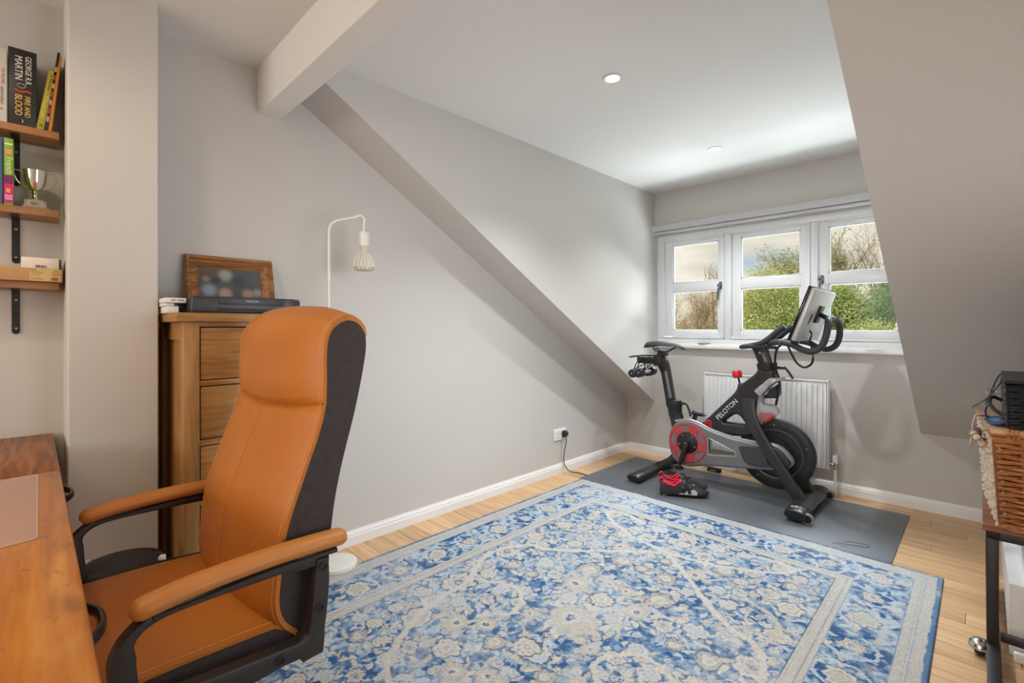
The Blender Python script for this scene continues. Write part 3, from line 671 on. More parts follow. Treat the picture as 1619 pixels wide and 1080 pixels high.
# drive cover: teardrop shell with a triangular window
yc_ = YB - .068
outer = smoothpts([(.689, .285, 0), (.700, .365, 0), (.748, .435, 0), (.832, .462, 0), (.91, .448, 0), (1.0, .415, 0), (1.147, .385, 0), (1.30, .378, 0), (1.372, .392, 0), (1.45, .372, 0), (1.512, .30, 0), (1.49, .252, 0), (1.42, .226, 0), (1.30, .205, 0), (1.188, .19, 0), (.98, .163, 0), (.83, .128, 0), (.745, .148, 0), (.702, .21, 0)], 4, True)
hole = rnd([(.985, .355), (.985, .247), (1.155, .268), (1.155, .288)], .012)
me = plate([(p.x, p.y) for p in outer], [hole], .046, .014, XZ(yc_), 3); cv = obj('drive_cover', me, GREYP, bike)
me = plate(rnd([(1.18, .345), (1.375, .362), (1.45, .342), (1.49, .295), (1.45, .248), (1.29, .222), (1.225, .235)], .03), [], .016, .005, XZ(yc_ - .022), 2); obj('cover_panel', me, DGREY, cv)
me = plate(rnd([(1.345, .352), (1.38, .382), (1.44, .36), (1.505, .29), (1.478, .25), (1.42, .232), (1.36, .262)], .02), [], .03, .012, XZ(yc_ - .026), 3); obj('cover_cap', me, mat('cap_dark', (40, 42, 52), .4), cv)
b = BM(); tube(b, smoothpts([(.735, yc_ - .004, .442), (.832, yc_ - .004, .464), (.91, yc_ - .004, .450), (1.0, yc_ - .004, .417), (1.147, yc_ - .004, .388), (1.30, yc_ - .004, .381), (1.36, yc_ - .004, .39)], 6), .0085, 8); obj('cover_trim', b, SILV, cv)
b = BM(); tube(b, [(p[0], yc_ - .021, p[1]) for p in rnd([(.98, .362), (.98, .24), (1.168, .264), (1.168, .294)], .014)], .005, 6, closed=True, up=(0, 1, 0)); obj('window_trim', b, SILV, cv)
# chainring
rc = (.835, yc_, .302)
ringm = mat('ring_red', (196, 66, 74), .35)
oc = [(.140 * math.cos(a), .140 * math.sin(a)) for a in np.linspace(0, 2 * math.pi, 48, endpoint=False)]
holes = []
for k in range(5):
    a0 = k * 2 * math.pi / 5 + .5; h = [(r_ * math.cos(a0 + t), r_ * math.sin(a0 + t)) for r_, t in ((.090, -.30), (.090, 0), (.090, .30), (.127, .38), (.130, 0), (.127, -.38))]; holes.append(rnd(h, .012))
me = plate(oc, holes, .006, .002, basis((rc[0], yc_ - .026, rc[2]), (1, 0, 0), (0, 0, 1)), 1); cr = obj('chainring', me, ringm, bike)
b = BM(); lathe(b, [(0, .036), (.02, .036), (.024, .033), (.074, .032), (.079, .028), (.079, .02)], rc, 'y', 40); hub = obj('crank_hub', b, BLACK, bike)
for k in range(5):
    a = k * 2 * math.pi / 5 + .9; b = BM(); lathe(b, [(0, .036), (.006, .035), (.006, .03)], (rc[0] + .060 * math.cos(a), yc_, rc[2] + .060 * math.sin(a)), 'y', 10); obj('bolt', b, STEEL, hub)
b = BM(); tube(b, [(.838, yc_ - .05, .305), (.82, yc_ - .052, .24), (.79, yc_ - .054, .145)], [(.021, .011), (.017, .010), (.015, .010)], 12, up=(0, 1, 0)); lathe(b, [(0, .062), (.02, .06), (.024, .05), (.022, .03)], (.838, yc_, .305), 'y', 20); ck_ = obj('crank_arm', b, BLACK, bike)
b = BM(); lathe(b, [(0, .066), (.007, .065), (.007, .06)], (.838, yc_, .305), 'y', 12); obj('crank_bolt', b, STEEL, ck_)
b = BM(); tube(b, [(.838, YB + .06, .31), (.80, YB + .075, .40), (.815, YB + .085, .47)], [(.018, .01)] * 3, 10, up=(0, 1, 0)); obj('crank_arm', b, BLACK, bike)
def pedal(px, py, pz, sgn):
    q = BM(); cyl(q, (px, py, pz), (px, py + sgn * .07, pz), .008)
    box(q, px - .035, px + .04, py + sgn * .02 - .0, py + sgn * .065, pz - .012, pz + .012, .006)
    tube(q, smoothpts([(px - .04, py + sgn * .03, pz), (px - .05, py + sgn * .045, pz + .01), (px - .035, py + sgn * .06, pz + .018)], 4), .006, 8)
    tube(q, smoothpts([(px + .035, py + sgn * .025, pz - .005), (px + .055, py + sgn * .045, pz - .002), (px + .03, py + sgn * .065, pz - .01)], 4), .005, 8)
    p_ = obj('pedal', q, mat('pedal_black', (44, 44, 46), .35, .3), bike)
    q = BM(); cyl(q, (px, py + sgn * .071, pz), (px, py + sgn * .074, pz), .006); box(q, px - .012, px + .016, py + sgn * .03, py + sgn * .055, pz + .012, pz + .018, .003); obj('pedal_clip', q, STEEL, p_)
pedal(.79, yc_ - .06, .135, -1); pedal(.818, YB + .09, .475, 1)
# feet
def foot(xc, ya, yb, zc, hw, hh, name):
    q = BM(); P = [(xc, ya, zc - .003), (xc, ya + .012, zc), (xc, ya + .1, zc), (xc, (ya + yb) / 2, zc + .006), (xc, yb - .1, zc), (xc, yb - .012, zc), (xc, yb, zc - .003)]
    tube(q, P, [(hw * .93, hh * .85)] + [(hw, hh)] * 5 + [(hw * .93, hh * .85)], 20); return obj(name, q, FR, bike)
rf = foot(.548, -.835, -.16, .042, .054, .028, 'rear_foot')
ff = foot(1.575, -.80, -.20, .050, .060, .036, 'front_foot')
for f_, xc, ys in ((rf, .548, (-.72, -.28)), (ff, 1.575, (-.70, -.30))):
    for yy in ys: q = BM(); zb_ = .051 if f_ is ff else .043; P = [(xc, yy - .004, zb_), (xc, yy + .004, zb_)]; tube(q, P, [(.0612 if f_ is ff else .0552, .0372 if f_ is ff else .0292)] * 2, 20); obj('foot_band', q, BLACKM, f_)
    for yy in (ys[0] - .06, ys[1] + .06): q = BM(); lathe(q, [(0, .0065), (.02, .0065), (.017, .022), (0, .022)], (xc, yy, 0), 'z', 14); obj('levelling_pad', q, RUBBER, f_)
b = BM(); box(b, .53, .62, YB - .045, YB + .045, .045, .078, .012); obj('rear_foot_bracket', b, BLACK, bike)
b = BM(); box(b, 1.53, 1.61, YB - .12, YB + .12, .06, .085, .012, 3); obj('front_foot_bracket', b, FR, bike)
WHL = mat('clear_wheel', (170, 172, 176), .2, trans=.4)
for yy in (-.775, -.225):
    q = BM(); lathe(q, [(.012, .011), (.027, .011), (.032, .007), (.032, -.007), (.027, -.011), (.012, -.011)], (1.635, yy, .0385), 'y', 28); wh = obj('transport_wheel', q, WHL, ff)
    q = BM(); lathe(q, [(0, .014), (.014, .013), (.022, .0115), (.022, -.0115), (0, -.013)], (1.635, yy, .0385), 'y', 20); obj('wheel_hub', q, BLACKM, ff)
# warning sticker on the near front foot
STK = mat('sticker_orange', (228, 128, 70), .5)
for i, (x0_, c) in enumerate(((1.592, STK), (1.572, mat('sticker_pale', (190, 192, 190), .5)), (1.552, mat('sticker_green', (142, 172, 150), .5)))):
    q = BM(); a0 = math.acos((x0_ - 1.575) / .061); zt_ = .050 + .0365 * math.sin(a0); box(q, x0_ - .008, x0_ + .008, -.765, -.742, zt_ - .002, zt_ + .0015); obj('sticker', q, c, ff, smooth=False)
# lettering along the down tube
d_ = Vector((1.135 - .985, 0, .652 - .492)).normalized(); up_ = Vector((-d_.z, 0, d_.x))
text('PELOTON', .047, basis((1.092, YB - .0432, .566), d_, up_), mat('print_white', (235, 235, 235), .5), fr, 'lettering', sx=.92)
LG = basis((.967, YB - .0432, .449), d_, up_)
q = BM(); tube(q, [LG @ Vector((.021 * math.cos(a), .003 + .021 * math.sin(a), 0)) for a in np.linspace(0, 2 * math.pi, 20, endpoint=False)], .0048, 6, closed=True, up=(0, 1, 0))
tube(q, [LG @ Vector(p) for p in ((-.013, .03, 0), (.004, .003, 0), (-.004, -.034, 0))], .0048, 6, up=(0, 1, 0)); obj('logo', q, RED, fr)

# dumbbells on the rack
for i, (x, z, lab) in enumerate(((.415, .775, 'black dumbbell nearest on the rack behind the bike saddle'), (.475, .785, 'black dumbbell second on the rack behind the bike saddle'))):
    t = thing('dumbbell', lab, 'dumbbell', (x, YB, z - .035), group='dumbbells behind the saddle')
    for s in (-1, 1):
        q = BM(); y_ = YB + s * .095 - .03; lathe(q, [(0, .028), (.022, .028), (.032, .02), (.034, 0), (.032, -.02), (.022, -.028), (0, -.028)], (x, y_, z), 'y', 20); obj('weight_head', q, BLACK, t)
        q = BM(); lathe(q, [(0, .0295), (.008, .029), (.008, .027)], (x, y_, z), 'y', 12) if s < 0 else lathe(q, [(0, -.029), (.008, -.028)], (x, y_, z), 'y', 12); obj('end_badge', q, mat('badge_grey', (150, 150, 150), .4), t)
    q = BM(); cyl(q, (x, YB - .10, z), (x, YB + .04, z), .0135); obj('grip', q, CHROME, t)

# ------------------------------------------------------------------ cycling shoes
SHB = mat('shoe_black', (44, 45, 48), .45); SHR = mat('shoe_red', (224, 34, 66), .6); SHS = mat('shoe_sole', (26, 26, 28), .5); SHW = mat('shoe_white', (222, 220, 214), .45)
def shoe(loc, rz, label, mir):
    t = thing('cycling_shoe', label, 'shoe', loc, rz, 'pair of cycling shoes', world=False); t.scale = (1.1, 1.1, 1.1)
    L = .275; b = BM(); NSt = 18; NK = 16; rings = []
    def W(u): return .032 + .014 * math.sin(min(1, u / .72) * math.pi * .5) ** 2 - (.026 * max(0, (u - .82) / .18) ** 2) - (.006 * max(0, (.12 - u) / .12))
    def H(u):
        pts = ((0, .082), (.06, .092), (.16, .078), (.28, .070), (.40, .098), (.48, .098), (.6, .076), (.75, .056), (.9, .044), (.97, .032), (1, .018))
        for (a, ha), (c, hc) in zip(pts, pts[1:]):
            if u <= c: k = (u - a) / (c - a); return ha + (hc - ha) * (k * k * (3 - 2 * k))
        return pts[-1][1]
    def base(u): return .016 + .016 * max(0, (u - .7) / .3) ** 2 + .003 * max(0, (.15 - u) / .15)
    for i in range(NSt):
        u = i / (NSt - 1); x = (u - .5) * L; h = H(u); w_ = W(u); z0 = base(u); cy = .006 * math.sin(u * 3.14) * mir
        ring = []
        for k in range(NK):      # open U section: near side bottom -> over -> far side bottom
            a = math.pi * (-.12 + 1.24 * k / (NK - 1)); c, s = math.cos(a), math.sin(a)
            ring.append(b.verts.new((x, cy + w_ * math.copysign(abs(c) ** .75, c), max(z0, z0 + (h - z0) * max(0, s) ** .8))))
        rings.append(ring)
    for i, (A, B) in enumerate(zip(rings, rings[1:])):
        u = (i + .5) / (NSt - 1)
        for k in range(NK - 1):
            if .06 < u < .42 and 5 <= k <= NK - 7: continue       # ankle opening
            b.faces.new((A[k], A[k + 1], B[k + 1], B[k]))
    b.faces.new(rings[0]); b.faces.new(rings[-1][::-1])
    up = obj('upper', b, SHB, t)
    # red lining
    b = BM(); loop = []
    for i in range(13):
        u = .05 + .385 * i / 12; f_ = math.sin(math.pi * min(1, (i + .35) / 12.7)) ** .45; loop.append(((u - .5) * L, W(u) * .72 * f_, base(u) + (H(u) - base(u)) * .86 + .003))
    rim = [Vector(p) for p in loop] + [Vector((p[0], -p[1], p[2])) for p in loop[::-1]]
    tube(b, rim, .0065, 8, closed=True)
    vs_ = [b.verts.new((p.x, p.y * .95, p.z)) for p in rim]; lo = [b.verts.new((p.x * .95, p.y * .8, .03)) for p in rim]; n = len(rim)
    for i in range(n): b.faces.new((vs_[i], vs_[(i + 1) % n], lo[(i + 1) % n], lo[i]))
    b.faces.new(lo)
    tube(b, smoothpts([(-.5 * L - .004, 0, .07), (-.5 * L - .01, 0, .092), (-.5 * L + .004, 0, .106), (-.5 * L + .02, 0, .092)], 4), [(.009, .003)] * 13, 8)
    obj('lining', b, SHR, t)
    b = BM(); pts = []
    for i in range(21):
        u = i / 20; pts.append(((u - .5) * L * 1.02, W(u) * 1.02 + .006 * math.sin(u * 3.14) * mir, base(u)))
    for i in range(20, -1, -1):
        u = i / 20; pts.append(((u - .5) * L * 1.02, -W(u) * 1.02 + .006 * math.sin(u * 3.14) * mir, base(u)))
    A = [b.verts.new((x, y, z + .003)) for x, y, z in pts]; B = [b.verts.new((x, y * .94, z - .007)) for x, y, z in pts]; n = len(pts)
    for i in range(n): b.faces.new((A[i], A[(i + 1) % n], B[(i + 1) % n], B[i]))
    b.faces.new(A); b.faces.new(B[::-1]); obj('sole', b, SHS, t)
    b = BM(); box(b, .02, .062, -.02, .02, .0, .012, .004); obj('cleat', b, RED, t)
    b = BM(); box(b, -.125, -.10, -.018, .018, .0, .014, .004); obj('heel_pad', b, SHW, t)
    # straps, closure dial and white side flash
    for u0 in (.5, .62):
        b = BM(); x = (u0 - .5) * L; P = [(x + .01 * math.cos(a), (W(u0) + .002) * math.copysign(abs(math.cos(a)) ** .75, math.cos(a)), base(u0) + (H(u0) + .003 - base(u0)) * max(0, math.sin(a)) ** .8) for a in np.linspace(.1, math.pi - .1, 14)]
        tube(b, P, [(.009, .0025)] * 14, 8, up=(0, 0, 1)); obj('strap', b, SHS, t)
    b = BM(); lathe(b, [(0, .008), (.008, .008), (.010, 0)], (.0 - .012, -W(.45) * .98, .062), 'y', 16); obj('closure_dial', b, mat('dial_grey', (70, 74, 80), .35), t)
    b = BM(); fl = [(-.035, .020), (.0, .031), (.03, .047), (.055, .049), (.07, .035), (.066, .02), (.02, .019)]
    vs_ = []
    for x, z in fl: u = x / L + .5; vs_.append(b.verts.new((x, -(W(u) + .0025) * (1 - .14 * max(0, (z - .03) / .05)) + .006 * math.sin(u * 3.14) * mir, z)))
    b.faces.new(vs_); r_ = bmesh.ops.extrude_face_region(b, geom=b.faces[:]); bmesh.ops.translate(b, vec=(0, .006, 0), verts=[v for v in r_['geom'] if isinstance(v, bmesh.types.BMVert)])
    obj('side_flash', b, SHW, t)
shoe((.925, -.822, .0066), R(34), 'black cycling shoe with red lining and white side flash, nearer of the pair', 1)
shoe((.868, -.71, .0066), R(34), 'black cycling shoe with red lining, farther of the pair and half hidden', -1)
# small black device on the floor behind the bike
dvc = thing('power_adapter', 'small black power adapter on the floor under the radiator', 'adapter', (.98, -.12, 0))
b = BM(); box(b, .80, .90, -.15, -.108, .0, .03, .006, 2, Matrix.Identity(4)); obj('housing', b, BLACKM, dvc)
b = BM(); box(b, .825, .87, -.1512, -.1502, .01, .02); obj('label_plate', b, mat('plate_grey', (140, 140, 140), .5), dvc, smooth=False)
dvc.location = (.85, -.13, 0)
for c_ in dvc.children: c_.location = -Vector(dvc.location)
# =================================================================== OFFICE CHAIR (local frame, facing -y)
LEATHER = mat('tan_leather', (182, 108, 36), .42, noise=(5, .3, .75), rgb2=(194, 120, 46), bump=(260, .14), spec=.45)
LEATHER2 = mat('tan_armrest', (186, 116, 52), .45, noise=(7, .3, .8), rgb2=(198, 132, 68), bump=(300, .2), spec=.45)
FAB = mat('dark_fabric', (52, 44, 43), .8, noise=(40, .3, .7), rgb2=(62, 54, 53), bump=(500, .35))
STITCH = mat('stitching', (226, 160, 96), .7)
CF = mat('chair_frame', (44, 42, 42), .45)
chair = thing('office_chair', 'tan leather high-backed office chair with padded arms pushed under the wooden desk', 'office chair', (.925, -3.55, .0), R(3), world=False)
HW = .272
seam = [(.080, .415), (.048, .455), (.036, .50), (.040, .56), (.053, .66), (.098, .79), (.128, .87), (.146, .935), (.150, 1.0), (.150, 1.07), (.156, 1.115), (.172, 1.143), (.196, 1.162)]
S = smoothpts([(0, y, z) for y, z in seam], 5)
rear = smoothpts([(0, y, z) for y, z in [(.205, 1.156), (.235, 1.152), (.256, 1.134), (.266, 1.105), (.262, 1.05), (.235, .925), (.195, .78), (.172, .66), (.158, .5), (.150, .335)]], 5)
# dark shell: side panels and rear
b = BM(); prismx(b, [(p.y + .005 * min(1, max(0, (p.z - 1.08) / .05)), p.z - .008 * min(1, max(0, (p.z - 1.10) / .05))) for p in S] + [(p.y, p.z) for p in rear] + [(.10, .335)], -HW, HW)
bmesh.ops.bevel(b, geom=[e for e in b.edges if abs(e.verts[0].co.x - e.verts[1].co.x) < 1e-6], offset=.004, segments=2, affect='EDGES')
obj('back_shell', b, FAB, chair)
# tan pad: bulging grid in front of the shell, wrapping over the top
path = S + [Vector((0, .212, 1.167)), Vector((0, .232, 1.164)), Vector((0, .250, 1.154)), Vector((0, .264, 1.138)), Vector((0, .2685, 1.118)), Vector((0, .262, 1.098))]
acc = [0]
for a, c in zip(path, path[1:]): acc.append(acc[-1] + (c - a).length)
def at(s):
    for i in range(len(acc) - 1):
        if s <= acc[i + 1]:
            t = (s - acc[i]) / (acc[i + 1] - acc[i]); p = path[i].lerp(path[i + 1], t); break
    else: p = path[-1]; i = len(acc) - 2
    d = (path[min(i + 2, len(path) - 1)] - path[max(i - 1, 0)]).normalized(); n = Vector((0, -d.z, d.y)); return p, n
NT, NU = 230, 40; smax = acc[-1]; b = BM(); G = []
s_se = next(acc[i] for i, p in enumerate(path) if p.z > .945)
def padpt(t, u, extra=0.0):
    s = smax * t; p, n = at(s); x = u * (HW + .003)
    edge = 1 - abs(u) ** 5
    bul = .030 * (1 - abs(u) ** 2.4) + .008 * edge
    sc = s_se - .028 * (1 - u * u)
    dd = (s - sc)
    bul -= .016 * math.exp(-(dd / .011) ** 2) * (1 - .7 * abs(u) ** 6); bul += .012 * math.exp(-((dd - .07) / .06) ** 2) * edge
    for q in (-.007, .007): bul += .0035 * math.exp(-((dd - q) / .004) ** 2)
    if dd < 0: bul -= .004 * math.exp(-(u / .02) ** 2)
    endf = min(1, t / .04) * min(1, (1 - t) / .16); bul *= .1 + .9 * endf ** .8
    return Vector((x * (1 - .012 * max(0, (t - .86) / .14)), p.y, p.z)) + n * (bul + .003 * min(1, (1 - t) / .1) - .0006 + extra)
for i in range(NT + 1):
    ts = i / NT; G.append([b.verts.new(padpt(ts, max(-1, min(1, -1 + 2 * k / NU)))) for k in range(NU + 1)])
for A, B in zip(G, G[1:]):
    for k in range(NU): b.faces.new((A[k], A[k + 1], B[k + 1], B[k]))
# close edges back toward the shell
for col_ in (0, NU):
    prev = None
    for i in range(NT + 1):
        p, n = at(smax * i / NT); q = b.verts.new(Vector((G[i][col_].co.x * .985, p.y, p.z)) - n * .012)
        if prev: b.faces.new((G[i - 1][col_], G[i][col_], q, prev))
        prev = q
pad = obj('backrest', b, LEATHER, chair)
st = BM()
def dash(a, c, r=.0011): tube(st, [a, c], r, 4)
for u in (-.965, .965):
    for i in range(150):
        t0 = .03 + .95 * i / 150; dash(padpt(t0, u, .0006), padpt(t0 + .0038, u, .0006))
for i in range(74):
    t0 = .03 + (s_se / smax - .075) * i / 74
    for u in (-.012, .012)[:2 if False else 1]: dash(padpt(t0, u, .0006), padpt(t0 + .0036, u, .0006))
so = obj('stitching', st, STITCH, pad, smooth=False); so['kind'] = 'stuff'
# seat
b = BM(); NY, NX = 26, 24
def seatpt(v, u):
    y = .075 - .50 * v; x = u * (HW - .008); edge = 1 - abs(u) ** 3.2
    z = .449 + .024 * edge + .008 * math.sin(v * 3.1) + .014 * v; 
    rear_ = max(0, (.09 - v) / .09); front = max(0, (v - .86) / .14); z -= .03 * rear_ ** 2 + .035 * front ** 2
    z -= .0025 * math.exp(-((abs(u) - .55) / .03) ** 2)
    return Vector((x, y, z))
T = [[b.verts.new(seatpt(j / NY, -1 + 2 * k / NX)) for k in range(NX + 1)] for j in range(NY + 1)]
for A, B in zip(T, T[1:]):
    for k in range(NX): b.faces.new((A[k], A[k + 1], B[k + 1], B[k]))
bd = [e for e in b.edges if e.is_boundary]; r_ = bmesh.ops.extrude_edge_only(b, edges=bd)
bmesh.ops.translate(b, vec=(0, 0, -.012), verts=[v for v in r_['geom'] if isinstance(v, bmesh.types.BMVert)])
seat = obj('seat', b, LEATHER, chair)
b = BM(); pts = []
for j in range(NY + 1): p = seatpt(j / NY, 1); pts.append((p.y, p.z - .008))
low = [(pts[-1][0] + .01, .385), (-.2, .352), (.0, .345), (.085, .35), (.105, .39)]
prismx(b, pts + low, -HW + .006, HW - .006); obj('seat_base', b, FAB, chair)
st = BM()
for u in (-.955, .955):
    for i in range(80):
        v0 = .05 + .9 * i / 80; o_ = Vector((0, 0, .0006)); tube(st, [seatpt(v0, u) + o_, seatpt(v0 + .007, u) + o_], .0011, 4)
so = obj('stitching', st, STITCH, seat, smooth=False); so['kind'] = 'stuff'
# arms: loop frame, bolts and padded rest
for s in (-1, 1):
    xa = s * .318
    P = smoothpts([(xa, .100, .603), (xa, .0, .607), (xa, -.14, .610), (xa, -.205, .604), (xa, -.24, .578), (xa, -.248, .54), (xa, -.244, .49), (xa, -.240, .465), (xa, -.222, .440), (xa, -.10, .426), (xa, .02, .414), (xa, .065, .411), (xa, .095, .424), (xa, .107, .458), (xa, .114, .53), (xa, .118, .600)], 5)
    b = BM(); rad_ = []
    for p in P:
        k_ = max(0, min(1, (p.z - .54) / .055)); k_ = k_ * k_ * (3 - 2 * k_); wdt = .020 - .0115 * (k_ if p.y < .06 else k_ * .35)
        rad_.append((wdt, .017))
    tube(b, P, rad_, 12, up=(1, 0, 0), sq=True); fr_ = obj('arm_frame', b, CF, chair)
    for y_, z_ in ((.117, .582), (.108, .49), (.02, .414)):
        q = BM(); lathe(q, [(.010, .0), (.0105, .003), (.0075, .0035), (.007, .001), (.0, .001)], (xa + s * .0168, y_, z_), (Vector((0, s, 0)), Vector((0, 0, 1)), Vector((s, 0, 0))), 16); bo = obj('bolt', q, BLACKM, fr_)
    L0, L1 = -.238, .182; b = BM(); P = []; rr = []
    for i in range(25):
        t = .5 - .5 * math.cos(math.pi * i / 24); f = min(1, (min(t, 1 - t) / .055)); f = max(.12, (1 - (1 - f) ** 2.6) ** .5)
        P.append((xa, L0 + (L1 - L0) * t, .628 + .010 * math.sin(t * 3.0) - (.006 * max(0, (.2 - t) / .2)))); rr.append((.0285 * f, .0195 * f))
    tube(b, P, rr, 18); arm = obj('armrest', b, LEATHER2, chair)
    q = BM(); tube(q, [(xa, -.205, .608), (xa, 0, .614), (xa, .15, .609)], [(.022, .006)] * 3, 10, sq=True); obj('armrest_plate', q, CF, arm)
# worn patches where the arm covering has rubbed away
# base: column, star foot and castors (hidden below the frame of the photo, but they carry the chair)
b = BM(); lathe(b, [(0, .345), (.10, .345), (.10, .335), (.03, .31), (.028, .12), (.045, .11), (.045, .06), (0, .06)]); obj('gas_column', b, BLACK, chair)
for k in range(5):
    a = k * 2 * math.pi / 5 + .2; d = Vector((math.cos(a), math.sin(a), 0)) * .9; b = BM(); tube(b, [d * .03 + Vector((0, 0, .10)), d * .16 + Vector((0, 0, .09)), d * .29 + Vector((0, 0, .072))], [(.028, .02), (.022, .016), (.016, .01)], 10); lg = obj('leg', b, BLACK, chair)
    b = BM(); c = d * .285 + Vector((0, 0, .035)); n_ = Vector((-d.y, d.x, 0))
    for s in (-1, 1): tube(b, [c + n_ * s * .006, c + n_ * s * .026], .024, 16)
    cyl(b, c, c + Vector((0, 0, .035)), .008); obj('castor', b, BLACKM, lg)

# =================================================================== DESK
desk = thing('desk', 'old wooden plank desk with warm orange varnish and black drawer pulls', 'desk', (1.0, -4.2, 0))
DW = wood('desk_pine', (158, 88, 24), (198, 122, 36), (220, 152, 66), 'x', .7, .36, coat=.2, ring=.22)
def age(m):     # knots, worn streaks and dark stains in the old boards
    t = m.node_tree; b = t.nodes['Principled BSDF']; src = b.inputs['Base Color'].links[0].from_socket; c = N(t, 'ShaderNodeTexCoord')
    for sc_, st_, lo, hi, colr, k in ((5.5, (1, 1.6, 1), .56, .74, (74, 38, 16), .62), (26, (1, 2.2, 1), .63, .74, (60, 32, 16), .5), (7, (1, 1.4, 1), .60, .78, (226, 168, 92), .4), (90, (1, 5, 1), .64, .8, (96, 54, 22), .35)):
        mp = N(t, 'ShaderNodeMapping'); mp.inputs['Scale'].default_value = st_; mp.inputs['Location'].default_value = (sc_, sc_ * .7, 0); n = N(t, 'ShaderNodeTexNoise'); n.inputs['Scale'].default_value = sc_; n.inputs['Detail'].default_value = 5; n.inputs['Distortion'].default_value = .8
        mr = N(t, 'ShaderNodeMapRange'); mr.inputs[1].default_value = lo; mr.inputs[2].default_value = hi; mr.inputs[4].default_value = k; mx = N(t, 'ShaderNodeMix', data_type='RGBA'); mx.inputs[7].default_value = lin(*colr)
        t.links.new(c.outputs['Object'], mp.inputs[0]); t.links.new(mp.outputs[0], n.inputs['Vector']); t.links.new(n.outputs[0], mr.inputs[0]); t.links.new(mr.outputs[0], mx.inputs[0]); t.links.new(src, mx.inputs[6]); src = mx.outputs[2]
    t.links.new(src, b.inputs['Base Color'])
age(DW)
DWE = wood('desk_end', (116, 66, 28), (150, 90, 40), (176, 112, 54), 'x', 1.2, .4, ring=.5)
yE = -3.838; zt = .75
xe = [-.075, .205]
b = BM(); box(b, -.075, .56, -4.62, yE, .715, zt, .004, 2); obj('end_board', b, DWE, desk)
for i, (ya, yb) in enumerate(((-3.975, yE), (-4.13, -3.9765), (-4.29, -4.1315), (-4.45, -4.2915), (-4.62, -4.4515))):
    b = BM(); box(b, .5615, 2.05, ya, yb, .715, zt - .0004 * (i % 2), .004 if i else .007, 2); obj('plank', b, DW, desk)
b = BM(); box(b, -.03, 1.98, -3.872, -3.85, .585, .714); box(b, -.03, 1.98, -4.59, -4.57, .585, .714); box(b, -.04, -.02, -4.59, -3.85, .585, .714); box(b, 1.97, 1.99, -4.59, -3.85, .585, .714); ap = obj('apron', b, DW, desk)
for lx in (-.01, 1.96):
    for ly in (-3.885, -4.555): b = BM(); tube(b, [(lx, ly, 0), (lx, ly, .6), (lx, ly, .714)], [(.024, .024), (.034, .034), (.036, .036)], 4, sq=True); obj('leg', b, DW, desk)
HND = mat('handle_black', (26, 29, 36), .3, .6)
for xa, xb, hx in ((.28, .92, .585), (1.06, 1.70, 1.378)):
    b = BM(); box(b, xa, xb, -3.852, -3.846, .60, .705, .002); dr = obj('drawer', b, DW, ap)
    b = BM(); P = smoothpts([(hx - .062, -3.846, .688), (hx - .055, -3.832, .688), (hx - .03, -3.820, .688), (hx, -3.817, .688), (hx + .03, -3.820, .688), (hx + .055, -3.832, .688), (hx + .062, -3.846, .688)], 5)
    tube(b, P, [(.006, .009)] * len(P), 10); h_ = obj('handle', b, HND, desk)
b = BM(); box(b, .73, .80, -3.848, -3.838, .665, .70, .003); obj('lock_block', b, mat('brass_block', (206, 160, 84), .4), desk)
# clear plastic wallet on the desk
cp = mat('clear_wallet', (226, 196, 182), .3, alpha=.42, spec=.4)
b = BM(); ya, yb, xa, xb = -4.06, -3.879, .33, .865
box(b, .0, 1, 0, 1, .7512, .7516)
b.clear(); MW = rnd([(.62, -4.12), (.585, -3.882), (1.112, -3.886), (1.147, -4.12)], .008)
me = plate(MW, [], .0012, .0003, Matrix.Translation((0, 0, .7512)), 1); o = obj('plastic_wallet', me, cp); tag(o, 'clear plastic document wallet lying on the wooden desk', 'folder')
q = BM(); loop = [Vector((a - o.location.x, c - o.location.y, .0008)) for a, c in MW]; tube(q, loop, .0009, 5, closed=True); s_ = obj('welded_edge', q, mat('wallet_edge', (236, 220, 208), .3, alpha=.7), o)

# =================================================================== CHEST OF DRAWERS
OAK = wood('oak_h', (140, 94, 48), (170, 122, 68), (186, 138, 82), 'y', 1.3, .45, ring=.3)
OAKV = wood('oak_v', (144, 100, 54), (170, 124, 72), (186, 142, 88), 'z', 1.3, .45, ring=.25)
chest = thing('chest_of_drawers', 'tall oak chest of drawers in the corner behind the chair', 'chest of drawers', (.24, -3.25, 0))
ya, yb, xf = -3.535, -3.075, .44
b = BM(); box(b, .022, xf + .012, ya - .02, yb + .02, 1.155, 1.186, .004); obj('top', b, OAK, chest)
for y0_, y1_ in ((ya, ya + .047), (yb - .047, yb)):
    for x0_, x1_ in ((xf - .047, xf), (.025, .07)): b = BM(); box(b, x0_, x1_, y0_, y1_, 0, 1.155, .003); obj('corner_post', b, OAKV, chest)
    b = BM(); ym = (y0_ + y1_) / 2; box(b, .07, xf - .047, ym - .008, ym + .008, .08, 1.12); sp2 = obj('side_panel', b, OAKV, chest)
    b = BM(); box(b, .07, xf - .047, ym - .017, ym + .017, 1.09, 1.155, .002); obj('side_rail', b, OAK, sp2)
    b = BM(); box(b, .07, xf - .047, ym - .017, ym + .017, .06, .13, .002); obj('side_rail', b, OAK, sp2)
b = BM(); box(b, .028, .036, ya + .04, yb - .04, .06, 1.15); obj('back_panel', b, OAKV, chest)
zs = [1.138, .954, .934, .750, .728, .545, .523, .34, .318, .13]
b = BM(); box(b, xf - .04, xf - .003, ya + .047, yb - .047, 1.139, 1.155); obj('top_rail', b, OAK, chest)
for k in range(4): b = BM(); box(b, xf - .04, xf - .003, ya + .047, yb - .047, zs[2 * k + 2] + .001, zs[2 * k + 1] - .001); obj('rail', b, OAK, chest)
b = BM(); box(b, xf - .04, xf - .003, ya + .047, yb - .047, .06, .129); obj('plinth', b, OAK, chest)
